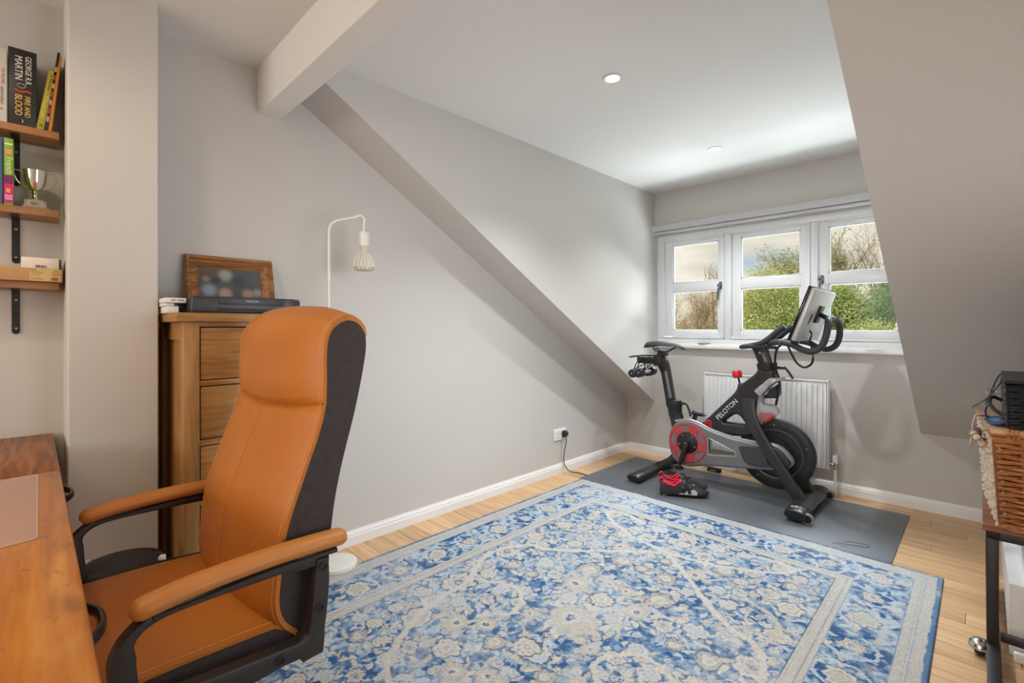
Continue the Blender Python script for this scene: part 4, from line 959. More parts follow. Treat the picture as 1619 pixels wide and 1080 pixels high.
for k in range(5):
    b = BM(); box(b, xf - .03, xf - .004, ya + .050, yb - .050, zs[2 * k + 1] + .002, zs[2 * k] - .003, .002); d_r = obj('drawer', b, OAK, chest)
    b = BM(); lathe(b, [(0, .028), (.012, .028), (.017, .022), (.012, .012), (.008, 0)], (xf - .004, (ya + yb) / 2, (zs[2 * k] + zs[2 * k + 1]) / 2), 'x', 16); obj('knob', b, OAK, d_r)
b = BM(); box(b, .05, .40, ya + .06, yb - .06, .13, 1.13); obj('drawer_stack', b, mat('carcass', (96, 62, 30), .7), chest)
# printer
pr = thing('printer', 'slim black portable printer on top of the oak chest', 'printer', (.27, -3.30, 1.186))
PB = mat('printer_black', (50, 52, 57), .42, bump=(600, .1))
ZT = 1.1865
b = BM(); box(b, .165, .36, -3.498, -3.118, ZT, ZT + .062, .010, 3); pb = obj('body', b, PB, pr)
b = BM(); box(b, .17, .362, -3.413, -3.187, ZT + .034, ZT + .0632, .003); obj('output_flap', b, PB, pr)
b = BM(); box(b, .357, .3612, -3.415, -3.15, ZT + .013, ZT + .019); obj('paper_slot', b, mat('slot_black', (10, 10, 12), .6), pr, smooth=False)
b = BM(); box(b, .17, .3605, -3.185, -3.14, ZT + .02, ZT + .063, .003); obj('control_panel', b, PB, pr)
text('OfficeJet 200', .0085, basis((.3623, -3.30, ZT + .049), (0, 1, 0), (0, 0, 1)), mat('print_grey', (190, 190, 192), .5), pr)
# white router boxes with black leads
rt = thing('router', 'upper white flat network box on the oak chest beside the printer', 'router', (.28, -3.54, 1.186))
b = BM(); box(b, .16, .315, -3.566, -3.501, 1.223, 1.241, .004, 3); obj('case', b, PLASTIC_W, rt)
text('Velop  network', .007, basis((.3153, -3.533, 1.233), (0, 1, 0), (0, 0, 1)), mat('print_dark', (90, 90, 92), .5), rt) if False else None
b = BM(); box(b, .3148, .3154, -3.548, -3.535, 1.231, 1.235); box(b, .3148, .3154, -3.531, -3.510, 1.231, 1.2345); obj('case_marks', b, mat('print_dark', (110, 108, 106), .5), rt, smooth=False)
rt2 = thing('router', 'lower white network box on the oak chest with black leads plugged in', 'router', (.28, -3.54, 1.186), group='white network boxes')
rt['group'] = 'white network boxes'
b = BM(); box(b, .16, .305, -3.56, -3.523, 1.1865, 1.212, .003, 2); box(b, .17, .30, -3.565, -3.535, 1.212, 1.2225, .003, 2); obj('case', b, PLASTIC_W, rt2)
for k, (ya_, za_) in enumerate(((-3.523, 1.216), (-3.522, 1.204), (-3.522, 1.197))):
    b = BM(); cyl(b, (.295, ya_ - .002, za_), (.295, ya_ + .010, za_), .0045, .003); tube(b, smoothpts([(.295, ya_ + .008, za_), (.29, ya_ + .02, za_ - .003), (.28, ya_ + .034, 1.191), (.15, -3.49, 1.1895)], 5), .0022, 6); obj('lead', b, RUBBER, rt2)
# picture frame leaning on the wall
pf = thing('picture_frame', 'brown wooden picture frame leaning on the wall above the printer', 'picture frame', (.08, -3.28, 1.186))
FRW = wood('frame_wood', (96, 56, 26), (142, 92, 50), (172, 120, 72), 'y', 1.6, .4, ring=.4)
dvz = Vector((-.062, 0, .245)).normalized(); MF = basis((.078, -3.288, 1.1885), (0, 1, 0), dvz)   # local x along wall, y up, z toward room
w2, hh = .168, .252
def fprof(inset, dz): return [MF @ Vector(p) for p in ((-w2 + inset, inset, dz), (w2 - inset, inset, dz), (w2 - inset, hh - inset, dz), (-w2 + inset, hh - inset, dz))]
layers = [fprof(0, 0), fprof(0, .016), fprof(.006, .022), fprof(.014, .022), fprof(.018, .017), fprof(.03, .017), fprof(.036, .013), fprof(.05, -.0), fprof(.05, -.004)]
b = BM(); V4 = [[b.verts.new(p) for p in L_] for L_ in layers]
for A, B in zip(V4, V4[1:]):
    for k in range(4): b.faces.new((A[k], A[(k + 1) % 4], B[(k + 1) % 4], B[k]))
for k in range(4): b.faces.new((V4[0][(k + 1) % 4], V4[0][k], V4[-1][k], V4[-1][(k + 1) % 4]))
obj('frame', b, FRW, pf, smooth=False)
def photo_mat():
    m = bpy.data.materials.new('blurred_photo'); m.use_nodes = True; t = m.node_tree; bs = t.nodes['Principled BSDF']; bs.inputs['Roughness'].default_value = .25
    c = N(t, 'ShaderNodeTexCoord'); col = None
    base = N(t, 'ShaderNodeRGB'); base.outputs[0].default_value = lin(84, 88, 92); prev = base.outputs[0]
    for (u, v, r, rgb) in ((.12, .80, .16, (96, 80, 76)), (.42, .82, .16, (158, 160, 150)), (.16, .38, .16, (146, 156, 176)), (.12, .68, .08, (152, 116, 106)), (.40, .30, .15, (180, 156, 146)), (.76, .30, .14, (172, 140, 132)), (.92, .35, .12, (140, 146, 152)), (.62, .65, .16, (66, 72, 80)), (.9, .75, .16, (92, 92, 96)), (.27, .66, .10, (62, 64, 70))):
        vm = N(t, 'ShaderNodeVectorMath', operation='DISTANCE'); vm.inputs[1].default_value = (u, v, 0)
        sv = N(t, 'ShaderNodeVectorMath', operation='MULTIPLY'); sv.inputs[1].default_value = (1, .65, 0); vm.inputs[1].default_value = (u, v * .65, 0)
        t.links.new(c.outputs['UV'], sv.inputs[0]); t.links.new(sv.outputs[0], vm.inputs[0])
        mr = N(t, 'ShaderNodeMapRange', interpolation_type='SMOOTHSTEP'); mr.inputs[1].default_value = r; mr.inputs[2].default_value = r * .25; mr.inputs[3].default_value = 0; mr.inputs[4].default_value = .85
        t.links.new(vm.outputs['Value'], mr.inputs[0]); mx = N(t, 'ShaderNodeMix', data_type='RGBA'); t.links.new(mr.outputs[0], mx.inputs[0]); t.links.new(prev, mx.inputs[6]); mx.inputs[7].default_value = lin(*rgb); prev = mx.outputs[2]
    t.links.new(prev, bs.inputs['Base Color']); return m
b = BM(); P = fprof(.046, -.002); vs_ = [b.verts.new(p) for p in P]; f = b.faces.new(vs_); uv = b.loops.layers.uv.new('uv')
for lp, q in zip(f.loops, ((0, 0), (1, 0), (1, 1), (0, 1))): lp[uv].uv = q
me = bpy.data.meshes.new('photo'); b.to_mesh(me); b.free(); objm('photo', me, photo_mat(), pf, False)
b = BM(); box(b, -w2 + .02, w2 - .02, .02, hh - .02, -.006, -.003, 0, 1, MF); obj('backing', b, mat('backing_board', (90, 70, 50), .8), pf)

# =================================================================== FLOOR LAMP
lp_ = thing('floor_lamp', 'white floor lamp with a bent pole and a bare ribbed bulb by the left wall', 'lamp', (.175, -2.90, .0))
LW = mat('lamp_white', (232, 228, 220), .4)
bx, by = .178, -2.882
b = BM(); lathe(b, [(0, .034), (.03, .034), (.085, .032), (.092, .027), (.093, .012), (.092, .011), (0, .011)], (bx, by, 0), 'z', 48); obj('base', b, LW, lp_)
px_, py_ = .20, -2.928
b = BM(); tx, ty = .255, -2.782
P = [(px_, py_, .03), (px_, py_, .8), (px_, py_, 1.50)] + smoothpts([(px_, py_, 1.585), (px_ + .003, py_ + .01, 1.612), (px_ + .012, py_ + .035, 1.632), (px_ + .035, py_ + .1, 1.652), (tx - .006, ty - .018, 1.664), (tx, ty, 1.652), (tx, ty, 1.622), (tx, ty, 1.585)], 5)
tube(b, P, .0062, 10, up=(1, .3, 0)); obj('pole', b, LW, lp_)
bulb_start = set(COL.objects)
b = BM(); lathe(b, [(0, 1.588), (.016, 1.588), (.0185, 1.585), (.0185, 1.538), (.0175, 1.535), (0, 1.535)], (tx, ty, 0), 'z', 24); obj('bulb_holder', b, LW, lp_)
b = BM(); lathe(b, [(0, 1.536), (.015, 1.536), (.0145, 1.53), (.0125, 1.515), (.015, 1.505), (.027, 1.487), (.034, 1.466), (.0355, 1.454), (.035, 1.447), (.030, 1.443), (0, 1.442)], (tx, ty, 0), 'z', 28); bu = obj('bulb', b, mat('bulb_body', (206, 198, 184), .45), lp_)
b = BM()
for k in range(16):
    a = k * math.pi / 8; d = Vector((math.cos(a), math.sin(a), 0)); tube(b, [Vector((tx, ty, z)) + d * r for r, z in ((.0155, 1.507), (.0275, 1.488), (.0348, 1.467), (.0368, 1.455), (.036, 1.447))], [(.0024, .003)] * 5, 6)
fo = obj('cooling_ribs', b, LW, bu); fo['kind'] = 'stuff'

for o_ in [o for o in COL.objects if o not in bulb_start]:
    c_ = Vector((tx, ty, 1.588)); o_.data.transform(Matrix.Translation(c_) @ Matrix.Scale(1.27, 4) @ Matrix.Translation(-c_))

# =================================================================== BIN beside the chair
bn = thing('waste_bin', 'round bin with a black lid and white clips on the floor beside the desk', 'bin', (.42, -3.70, 0))
bc = (.415, -3.695)
b = BM(); lathe(b, [(0, .0), (.085, .0), (.092, .01), (.104, .36), (.100, .365), (0, .365)], (*bc, 0), 'z', 32); obj('tub', b, PLASTIC_W, bn)
b = BM(); lathe(b, [(.110, .362), (.112, .382), (.106, .394), (.06, .408), (.0, .412), (0, .37)], (*bc, 0), 'z', 32); obj('lid', b, mat('lid_black', (42, 40, 40), .5), bn)
for a in (R(-138), R(62)):
    d = Vector((math.cos(a), math.sin(a), 0)); n_ = Vector((-d.y, d.x, 0)); M = basis(Vector((*bc, .39)) + d * .110, n_, Vector((0, 0, 1))); b = BM(); box(b, -.012, .012, -.03, .012, -.008, .008, .003, 2, M); obj('clip', b, PLASTIC_W, bn)

# =================================================================== SHELVES in the alcove
SHW_ = wood('shelf_pine', (132, 88, 48), (158, 110, 64), (176, 128, 80), 'y', .8, .45, ring=.3)
BRK = mat('bracket_black', (20, 20, 20), .5)
SY = -3.826; XF = .06
for zt_, lab in ((1.814, 'wooden wall shelf holding the upright books, topmost of three'), (1.542, 'wooden wall shelf holding the silver trophy, middle of three'), (1.292, 'wooden wall shelf holding the boxes, lowest of three')):
    t = thing('wall_shelf', lab, 'shelf', (-.01, -4.3, zt_), group='alcove shelves')
    b = BM(); box(b, XA + .0005, XF, -4.8, SY, zt_ - .024, zt_ - .0005, .0015); obj('board', b, SHW_, t)
    for yy in (-3.932, -4.5):
        b = BM(); z0 = zt_ - .0245; box(b, XA + .0005, XA + .0045, yy - .010, yy + .010, z0 - .145, z0, .0); lathe(b, [(0, .0), (.010, 0), (.010, .004), (0, .004)], (XA + .0005, yy, z0 - .145), 'x', 16); box(b, XA + .0005, XF - .02, yy - .010, yy + .010, z0 - .004, z0); br = obj('bracket', b, BRK, t)
        for dz in (.035, .135):
            b = BM(); lathe(b, [(0, .0075), (.0035, .0068), (.005, .0045)], (XA, yy, z0 - dz), 'x', 10); obj('screw', b, STEEL, br)
# books (spine faces the room, +x)
def book(label, y0_, wd, ht, z, colr, lean=0.0, depth=.125, page=True, group='books on the alcove shelves', xf=.048, rough=.45):
    """y0_ = foot of the spine's left edge; lean tilts the top toward +y"""
    t = thing('book', label, 'book', (xf - depth / 2, y0_ + wd / 2, z), group=group)
    M = Matrix.Translation((xf, y0_, z + .0004)) @ Matrix.Rotation(-lean, 4, 'X'); cm = mat('cover_%d_%d_%d' % colr, colr, rough)
    q = BM(); box(q, -depth, -.0, 0, .0022, 0, ht, .0006, 1, M); box(q, -depth, -.0, wd - .0022, wd, 0, ht, .0006, 1, M); box(q, -.0025, .0, .0, wd, 0, ht, .0012, 2, M); obj('cover', q, cm, t)
    q = BM(); box(q, -depth + .003, -.0026, .0024, wd - .0024, .003, ht - .003, 0, 1, M); obj('pages', q, mat('paper', (226, 220, 206), .8), t, smooth=False)
    S_ = M @ basis((.0003, wd / 2, ht / 2), (0, 1, 0), (0, 0, 1)); return t, S_          # spine frame: x to the right, y up
RT = Matrix.Rotation(R(-90), 4, 'Z')    # text reading downwards
zt_ = 1.814
t, F_ = book('white book at the left end of the top shelf', -3.998, .048, .244, zt_, (206, 200, 192), rough=.5)
text('THE PROMISE', .010, F_ @ Matrix.Translation((.014, .03, 0)) @ RT, mat('ink_red', (176, 70, 66), .6), t, sx=.9); text('AARON LESSLEY', .009, F_ @ Matrix.Translation((.012, -.035, 0)) @ RT, mat('ink_dark', (60, 58, 58), .6), t, sx=.9); text('K', .012, F_ @ Matrix.Translation((.012, -.08, 0)), MATS['ink_dark'], t)
t, F_ = book('thick black hardback with white and gold lettering on the top shelf', -3.948, .067, .257, zt_, (30, 28, 27), depth=.13)
wi, go = mat('ink_white', (226, 222, 214), .5), mat('ink_gold', (222, 184, 76), .45, .2)
text('GEORGE R.R.', .0205, F_ @ Matrix.Translation((.013, .060, 0)) @ RT, wi, t, sx=.82); text('MARTIN', .026, F_ @ Matrix.Translation((-.010, .064, 0)) @ RT, wi, t, sx=.85)
text('FIRE AND', .0195, F_ @ Matrix.Translation((.011, -.062, 0)) @ RT, go, t, sx=.86); text('BLOOD', .024, F_ @ Matrix.Translation((-.010, -.060, 0)) @ RT, go, t, sx=.86)
q = BM(); tube(q, [F_ @ Vector(p) for p in smoothpts([(-.014, .006, .0003), (-.004, .013, .0003), (.008, .006, .0003), (-.002, -.002, .0003), (-.012, .002, .0003)], 4)], .0016, 6); obj('emblem', q, mat('emblem_grey', (150, 142, 132), .5), t)
q = BM(); tube(q, [F_ @ Vector(p) for p in smoothpts([(-.018, -.010, .0003), (-.004, -.015, .0003), (.012, -.010, .0003), (.02, -.014, .0003)], 4)], .003, 6); obj('emblem_flame', q, mat('ink_flame', (196, 74, 50), .5), t)
text(')', .014, F_ @ Matrix.Translation((.0, -.112, 0)), wi, t)
t, F_ = book('slim yellow-green book leaning right on the top shelf', -3.8825, .0185, .215, zt_ + .001, (166, 158, 30), lean=R(8.5), depth=.12)
text('W. Michael Kemp', .0095, F_ @ Matrix.Translation((.0, .065, 0)) @ RT, mat('ink_olive', (96, 96, 30), .6), t, sx=.8); text('A Teacher Guide', .0125, F_ @ Matrix.Translation((.0, -.025, 0)) @ RT, mat('ink_pale', (214, 206, 120), .6), t, sx=.9); text('X', .016, F_ @ Matrix.Translation((0, -.092, 0)), MATS['ink_dark'], t)
t, F_ = book('thin dark patterned magazine leaning beside the orange book on the top shelf', -3.8625, .008, .285, zt_ + .001, (58, 46, 46), lean=R(6.6), depth=.13)
for k in range(7):
    q = BM(); box(q, -.003, .003, -.11 + k * .03, -.092 + k * .03, -.0003, .0005, 0, 1, F_); obj('spine_mark', q, mat(('mark_a', 'mark_b')[k % 2], ((190, 150, 140), (150, 70, 60))[k % 2], .6), t, smooth=False)
t, F_ = book('thin orange book leaning against the pier on the top shelf', -3.853, .009, .272, zt_ + .001, (206, 132, 30), lean=R(5.4), depth=.14)
zt_ = 1.542
t, F_ = book('blue and purple book at the left end of the middle shelf', -3.980, .020, .222, zt_, (74, 96, 130), depth=.12)
t, F_ = book('lime green and magenta French book beside the trophy', -3.958, .0225, .222, zt_, (120, 168, 34), depth=.12)
q = BM(); box(q, -.0112, .0112, -.1038, -.022, -.001, .0006, 0, 1, F_); obj('spine_panel', q, mat('ink_magenta', (196, 26, 116), .5), t, smooth=False)
text('French', .022, F_ @ Matrix.Translation((.001, .020, 0)) @ RT, wi, t, sx=.95)
q = BM(); box(q, -.008, .008, .058, .074, 0, .0008, .0002, 1, F_); obj('spine_picture', q, mat('ink_coral', (226, 150, 110), .6), t)
q = BM(); box(q, -.0095, .0095, .089, .094, 0, .0007, 0, 1, F_); obj('spine_line', q, wi, t, smooth=False)
q = BM(); box(q, -.006, .004, -.070, -.056, 0, .0010, .0002, 1, F_); obj('spine_badge', q, mat('ink_orange', (232, 160, 50), .6), t)
q = BM(); box(q, -.0105, .0105, -.040, -.012, 0, .0009, .0002, 1, F_); obj('spine_picture', q, mat('ink_plum', (110, 40, 90), .6), t)
for k in range(3): q = BM(); box(q, -.009, .009, -.080 - k * .006, -.0775 - k * .006, 0, .0009, 0, 1, F_); obj('spine_line', q, wi, t, smooth=False)
# trophy
tr = thing('trophy', 'small silver two-handled trophy cup on the middle shelf', 'trophy', (.0, -3.885, 1.542))
SIL = mat('silver', (214, 212, 208), .12, 1)
tx_, ty_ = .012, -3.884; z0 = 1.5425; K_ = 1.6
trophy_start = set(COL.objects)
b = BM(); tube(b, [(tx_, ty_, z0), (tx_, ty_, z0 + .003), (tx_, ty_, z0 + .003), (tx_, ty_, z0 + .018), (tx_, ty_, z0 + .021)], [(.021, .021), (.021, .021), (.0175, .0175), (.0165, .0165), (.014, .014)], 4, up=(1, 0, 0), sq=True); bs_ = obj('plinth', b, SIL, tr, smooth=False)
b = BM(); box(b, tx_ + .0166, tx_ + .0178, ty_ - .013, ty_ + .013, z0 + .0045, z0 + .0165); obj('plaque', b, mat('plaque', (176, 160, 140), .35, .6), bs_, smooth=False)
text('BFI', .008, basis((tx_ + .0181, ty_ - .001, z0 + .0105), (0, 1, 0), (0, 0, 1)), mat('ink_dark', (50, 48, 48), .5), bs_, sx=1.2)
b = BM(); lathe(b, [(0, .021), (.009, .021), (.005, .026), (.0042, .032), (.007, .036), (.005, .039), (.011, .046), (.0165, .060), (.0185, .078), (.0195, .084), (.0182, .084), (.0165, .076), (.012, .052), (0, .046)], (tx_, ty_, z0), 'z', 32); cup = obj('cup', b, SIL, tr)
for s in (-1, 1):
    b = BM(); tube(b, smoothpts([(tx_, ty_ + s * .0175, z0 + .079), (tx_, ty_ + s * .026, z0 + .081), (tx_, ty_ + s * .033, z0 + .080), (tx_, ty_ + s * .031, z0 + .066), (tx_, ty_ + s * .024, z0 + .053), (tx_, ty_ + s * .0125, z0 + .048)], 5), [(.0018, .0028)] * 26, 8, up=(1, 0, 0)); obj('handle', b, SIL, cup)
for o_ in [o for o in COL.objects if o not in trophy_start]:
    c_ = Vector((tx_, ty_, z0)); o_.data.transform(Matrix.Translation(c_) @ Matrix.Scale(K_, 4) @ Matrix.Translation(-c_))

# boxes on the lowest shelf
cb = thing('cardboard_box', 'long brown cardboard box with a printed label on the lowest shelf', 'box', (.0, -3.94, 1.292))
b = BM(); box(b, -.07, .078, -4.10, -3.818, 1.2925, 1.336, .0015); obj('carton', b, mat('cardboard', (190, 146, 100), .7), cb)
b = BM(); box(b, .0779, .0784, -3.898, -3.824, 1.294, 1.3345); lb = obj('label_sticker', b, mat('label_tan', (206, 174, 116), .6), cb, smooth=False)
LK = mat('ink_brown', (74, 54, 36), .6)
def LB(y, z): return basis((.0786, y, z), (0, 1, 0), (0, 0, 1))
text('POS', .0075, LB(-3.889, 1.3295), LK, lb, sx=1.15); text('Bluetooth', .0038, LB(-3.833, 1.3288), LK, lb, sx=.9)
text('CE  G  AL  Z', .0042, LB(-3.833, 1.3222), LK, lb, sx=.9); text('& CF-BN-O', .0042, LB(-3.833, 1.3152), LK, lb, sx=.9)
for k, (w_, z_) in enumerate(((.034, 1.3235), (.026, 1.3185), (.022, 1.3125), (.03, 1.303), (.032, 1.299))):
    q = BM(); box(q, .0784, .0787, -3.896, -3.896 + w_, z_ - .0005, z_ + .0005); obj('print_line', q, LK, lb, smooth=False)
def barcode(y0_, y1_, z0_, z1_, x_, par):
    q = BM(); r_ = random.Random(5); y = y0_
    while y < y1_:
        w_ = r_.choice((.0005, .0009, .0013)); box(q, x_, x_ + .0003, y, y + w_, z0_, z1_); y += w_ + r_.choice((.0006, .001))
    o = obj('barcode', q, LK, par, smooth=False); o['kind'] = 'stuff'
barcode(-3.846, -3.829, 1.2965, 1.307, .0784, lb)
wb = thing('white_box', 'small white cardboard box with a barcode lying on the brown carton', 'box', (.0, -3.87, 1.3365))
b = BM(); box(b, -.06, .068, -3.918, -3.8265, 1.3365, 1.373, .0015); cs_ = obj('carton', b, mat('box_white', (226, 216, 204), .6), wb)
b = BM(); box(b, -.06, .066, -3.8262, -3.820, 1.337, 1.371, .001); obj('dark_sleeve', b, mat('sleeve_dark', (60, 66, 66), .5), wb)
barcode(-3.884, -3.857, 1.339, 1.348, .0681, cs_)

# =================================================================== RIGHT SIDE: rolling table, hamper, basket, white panel
tb = thing('rolling_table', 'low black metal rolling table with a dark wooden top by the right side', 'table', (2.6, -1.3, 0))
TF = mat('table_frame', (44, 40, 42), .45, .2)
TW = wood('table_walnut', (84, 46, 28), (128, 74, 44), (150, 92, 58), 'x', 1.2, .16, ring=.4, coat=.6)
tx0, tx1, ty0, ty1 = 2.344, 2.90, -1.60, -.93
b = BM(); box(b, tx0, tx1, ty0, ty1, .442, .462, .003); obj('top', b, TW, tb)
for x in (tx0 + .010, tx1 - .044):
    for y in (ty0 + .002, ty1 - .036): b = BM(); box(b, x, x + .030, y, y + .030, .034, .418, .002); obj('leg', b, TF, tb)
b = BM()
for y in (ty0 + .002, ty1 - .036): box(b, tx0 + .010, tx1 - .01, y, y + .034, .416, .442, .002)
for x in (tx0 + .010, tx1 - .044): box(b, x, x + .034, ty0 + .002, ty1 - .002, .416, .442, .002)
obj('top_frame', b, TF, tb)
for y in (ty0 + .006,): b = BM(); box(b, tx0 + .044, tx1 - .044, y, y + .025, .075, .10, .002); obj('cross_rail', b, TF, tb)
for x in (tx0 + .010, tx1 - .044): b = BM(); box(b, x, x + .034, -2.02, ty1, .036, .060, .002); obj('base_rail', b, TF, tb)
for x, y in ((tx0 - .006, ty0 + .02), (tx1 + .002, ty0 + .02)):
    b = BM(); lathe(b, [(.0, -.016), (.02, -.014), (.026, -.006), (.027, .006), (.02, .014), (0, .016)], (x, y, .0275), 'x', 20); cs = obj('castor', b, BLACKM, tb)
    b = BM(); lathe(b, [(.0305, .0), (.029, .014), (.02, .024), (0, .028)], (x, y, .0285), 'z', 20); obj('castor_hood', b, CHROME, cs)
# wicker hamper on the table
WK = mat('wicker_brown', (150, 88, 44), .55, noise=(30, .3, .7), rgb2=(188, 124, 72)); WKL = mat('pale_rope_lit_wicker', (206, 196, 180), .6, noise=(40, .35, .7), rgb2=(168, 138, 104)); WKT = mat('wicker_lid', (166, 124, 92), .5, noise=(24, .3, .7), rgb2=(196, 164, 134))
hm = thing('wicker_hamper', 'brown wicker hamper with a lid standing on the rolling table', 'basket', (2.6, -1.35, .463), R(4))
hx0, hx1, hy0, hy1, hz0, hz1 = 2.372, 2.86, -1.585, -1.13, .464, .768
def weave(x0, x1, y0, y1, z0, z1, rows, pitch, r, flare, m, par, m_side=None, name='wicker_weave', seed=1):
    for fc_ in ('front', 'left', 'rear', 'right'):
        q = BM(); rr = random.Random(seed)
        for k in range(rows):
            z = z0 + (z1 - z0) * (k + .5) / rows; fl = flare * (k / rows)
            for st_ in (0, 1):
                ph = (k + st_) % 2; L = (x1 - x0) if fc_ in ('front', 'rear') else (y1 - y0); n = max(2, int(L / pitch)); P = []
                for i in range(n * 4 + 1):
                    t = i / (n * 4); off = r * 1.15 * math.cos(math.pi * (i / 4 + ph)); dz = rr.uniform(-.12, .12) * r + (st_ - .5) * r * .5
                    if fc_ == 'front': P.append((x0 - fl + (L + 2 * fl) * t, y0 - fl - off, z + dz))
                    elif fc_ == 'rear': P.append((x0 - fl + (L + 2 * fl) * t, y1 + fl + off, z + dz))
                    elif fc_ == 'left': P.append((x0 - fl - off, y0 - fl + (L + 2 * fl) * t, z + dz))
                    else: P.append((x1 + fl + off, y0 - fl + (L + 2 * fl) * t, z + dz))
                tube(q, P, r * .62, 5)
        L = (x1 - x0) if fc_ in ('front', 'rear') else (y1 - y0); n = max(2, int(L / pitch))
        for i in range(n + 1):
            t = i / n
            if fc_ == 'front': a, c = (x0 + L * t, y0, z0), (x0 - flare + (L + 2 * flare) * t, y0 - flare, z1)
            elif fc_ == 'rear': a, c = (x0 + L * t, y1, z0), (x0 - flare + (L + 2 * flare) * t, y1 + flare, z1)
            elif fc_ == 'left': a, c = (x0, y0 + L * t, z0), (x0 - flare, y0 - flare + (L + 2 * flare) * t, z1)
            else: a, c = (x1, y0 + L * t, z0), (x1 + flare, y0 - flare + (L + 2 * flare) * t, z1)
            cyl(q, a, c, r * .8, seg=6)
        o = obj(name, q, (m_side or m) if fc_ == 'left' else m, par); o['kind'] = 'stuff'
weave(hx0, hx1, hy0, hy1, hz0, hz1, 17, .06, .0088, .018, WK, hm, WKL)  # left weave paler: window light put into its colour
b = BM(); box(b, hx0 + .012, hx1 - .012, hy0 + .012, hy1 - .012, hz0, hz1 - .01); obj('lining', b, mat('wicker_shadow', (58, 32, 16), .8), hm)
b = BM()
for z_, f_ in ((hz0 + .006, 0), (hz1 - .006, .018)):
    tube(b, [(hx0 - f_, hy0 - f_, z_), (hx1 + f_, hy0 - f_, z_), (hx1 + f_, hy1 + f_, z_), (hx0 - f_, hy1 + f_, z_)], .011, 8, closed=True)
obj('rim', b, WK, hm)
b = BM(); lx0, lx1, ly0, ly1 = 2.335, 2.90, -1.63, -1.08
for i in range(16):
    y = ly0 + .017 + i * (ly1 - ly0 - .034) / 15; tube(b, [(lx0 + .008, y, .786), (lx0 + .25, y, .790), (lx1, y, .786)], [(.0175, .012)] * 3, 8)
lid = obj('lid', b, WKT, hm); lid['kind'] = 'stuff'
b = BM()
for i in range(3): tube(b, [(lx0 + .005, ly0 + .01 + i * .017, .783), (lx1, ly0 + .01 + i * .017, .783)], .0085, 8)
for xx in (2.385, 2.396, 2.407): tube(b, smoothpts([(xx, ly0 - .001, .772), (xx, ly0 - .003, .784), (xx, ly0 + .008, .797), (xx, ly0 + .03, .799)], 4), .0035, 6)
o_ = obj('lid_edge', b, WK, lid); o_['kind'] = 'stuff'
STRAP = mat('tan_strap', (176, 150, 136), .5)
b = BM(); tube(b, smoothpts([(2.36, -1.30, .80), (2.33, -1.33, .80), (2.318, -1.36, .775), (2.312, -1.40, .735), (2.306, -1.43, .695)], 5), [(.003, .012)] * 21, 8, up=(0, 1, 0)); obj('strap', b, STRAP, hm)
b = BM(); box(b, 2.318, 2.336, -1.45, -1.40, .74, .765, .004); obj('buckle', b, mat('leather_brown', (96, 58, 46), .5), hm)
b = BM(); tube(b, smoothpts([(2.352, -1.52, .70), (2.318, -1.50, .745), (2.312, -1.46, .752), (2.32, -1.42, .735), (2.352, -1.40, .70)], 5), .0115, 10)
for k in range(9): pass
obj('rope_handle', b, WKL, hm)
b = BM(); P = smoothpts([(2.352, -1.52, .70), (2.318, -1.50, .745), (2.312, -1.46, .752), (2.32, -1.42, .735), (2.352, -1.40, .70)], 8); hel = []
for i, p in enumerate(P):
    if i % 3 == 0 and 0 < i < len(P) - 1: tube(b, [p - (P[i + 1] - P[i - 1]).normalized() * .002, p + (P[i + 1] - P[i - 1]).normalized() * .002], .0135, 10)
o_ = obj('rope_binding', b, mat('rope_tan', (150, 116, 92), .7), hm); o_['kind'] = 'stuff'
# black basket on the hamper
bk = thing('black_basket', 'small black wicker basket with leather straps on top of the brown hamper', 'basket', (2.6, -1.4, .803))
BW = mat('wicker_black', (30, 32, 38), .22, noise=(40, .3, .7), rgb2=(44, 47, 54))
kx0, kx1, ky0, ky1, kz0, kz1 = 2.408, 2.80, -1.615, -1.21, .803, .945
weave(kx0, kx1, ky0, ky1, kz0, kz1, 13, .05, .0066, .004, BW, bk, seed=3)
b = BM(); box(b, kx0 + .008, kx1 - .008, ky0 + .008, ky1 - .008, kz0, kz1); obj('lining', b, BLACKM, bk)
b = BM()
for i in range(14):
    y = ky0 - .004 + i * (ky1 - ky0 + .008) / 13; tube(b, [(kx0 - .012, y, kz1 + .012), (kx1 + .01, y, kz1 + .012)], [(.016, .008)] * 2, 8)
o_ = obj('lid', b, BW, bk); o_['kind'] = 'stuff'
DST = mat('dark_strap', (52, 48, 50), .5)
for P in ([(2.42, -1.30, .955), (2.394, -1.30, .958), (2.380, -1.31, .93), (2.366, -1.33, .885), (2.352, -1.345, .845)], [(2.425, -1.50, .955), (2.398, -1.50, .957), (2.378, -1.50, .92), (2.352, -1.50, .88), (2.318, -1.50, .848)]):
    b = BM(); tube(b, smoothpts(P, 5), [(.0025, .010)] * 21, 8, up=(0, 1, 0)); obj('strap', b, DST, bk)
b = BM(); tube(b, smoothpts([(2.402, -1.34, .86), (2.372, -1.36, .875), (2.362, -1.42, .862), (2.375, -1.50, .845), (2.402, -1.55, .83)], 6), .006, 8); obj('handle', b, BLACKM, bk)
b = BM(); tube(b, [Vector((2.369 + .014 * math.cos(a), -1.345 - .006 * math.cos(a), .892 + .014 * math.sin(a))) for a in np.linspace(0, 6.28, 14, endpoint=False)], .002, 6, closed=True, up=(0, 1, 0)); obj('buckle', b, STEEL, bk)
tg = thing('blue_tag', 'blue luggage tag on a dark loop lying on the hamper lid', 'tag', (2.37, -1.46, .80))
BLT = mat('tag_blue', (40, 72, 118), .4)
b = BM(); tube(b, smoothpts([(2.358, -1.40, .848), (2.352, -1.43, .835), (2.354, -1.45, .815), (2.364, -1.47, .806)], 5), [(.003, .011)] * 16, 8, up=(0, 1, 0)); obj('tag_loop', b, BLT, tg)
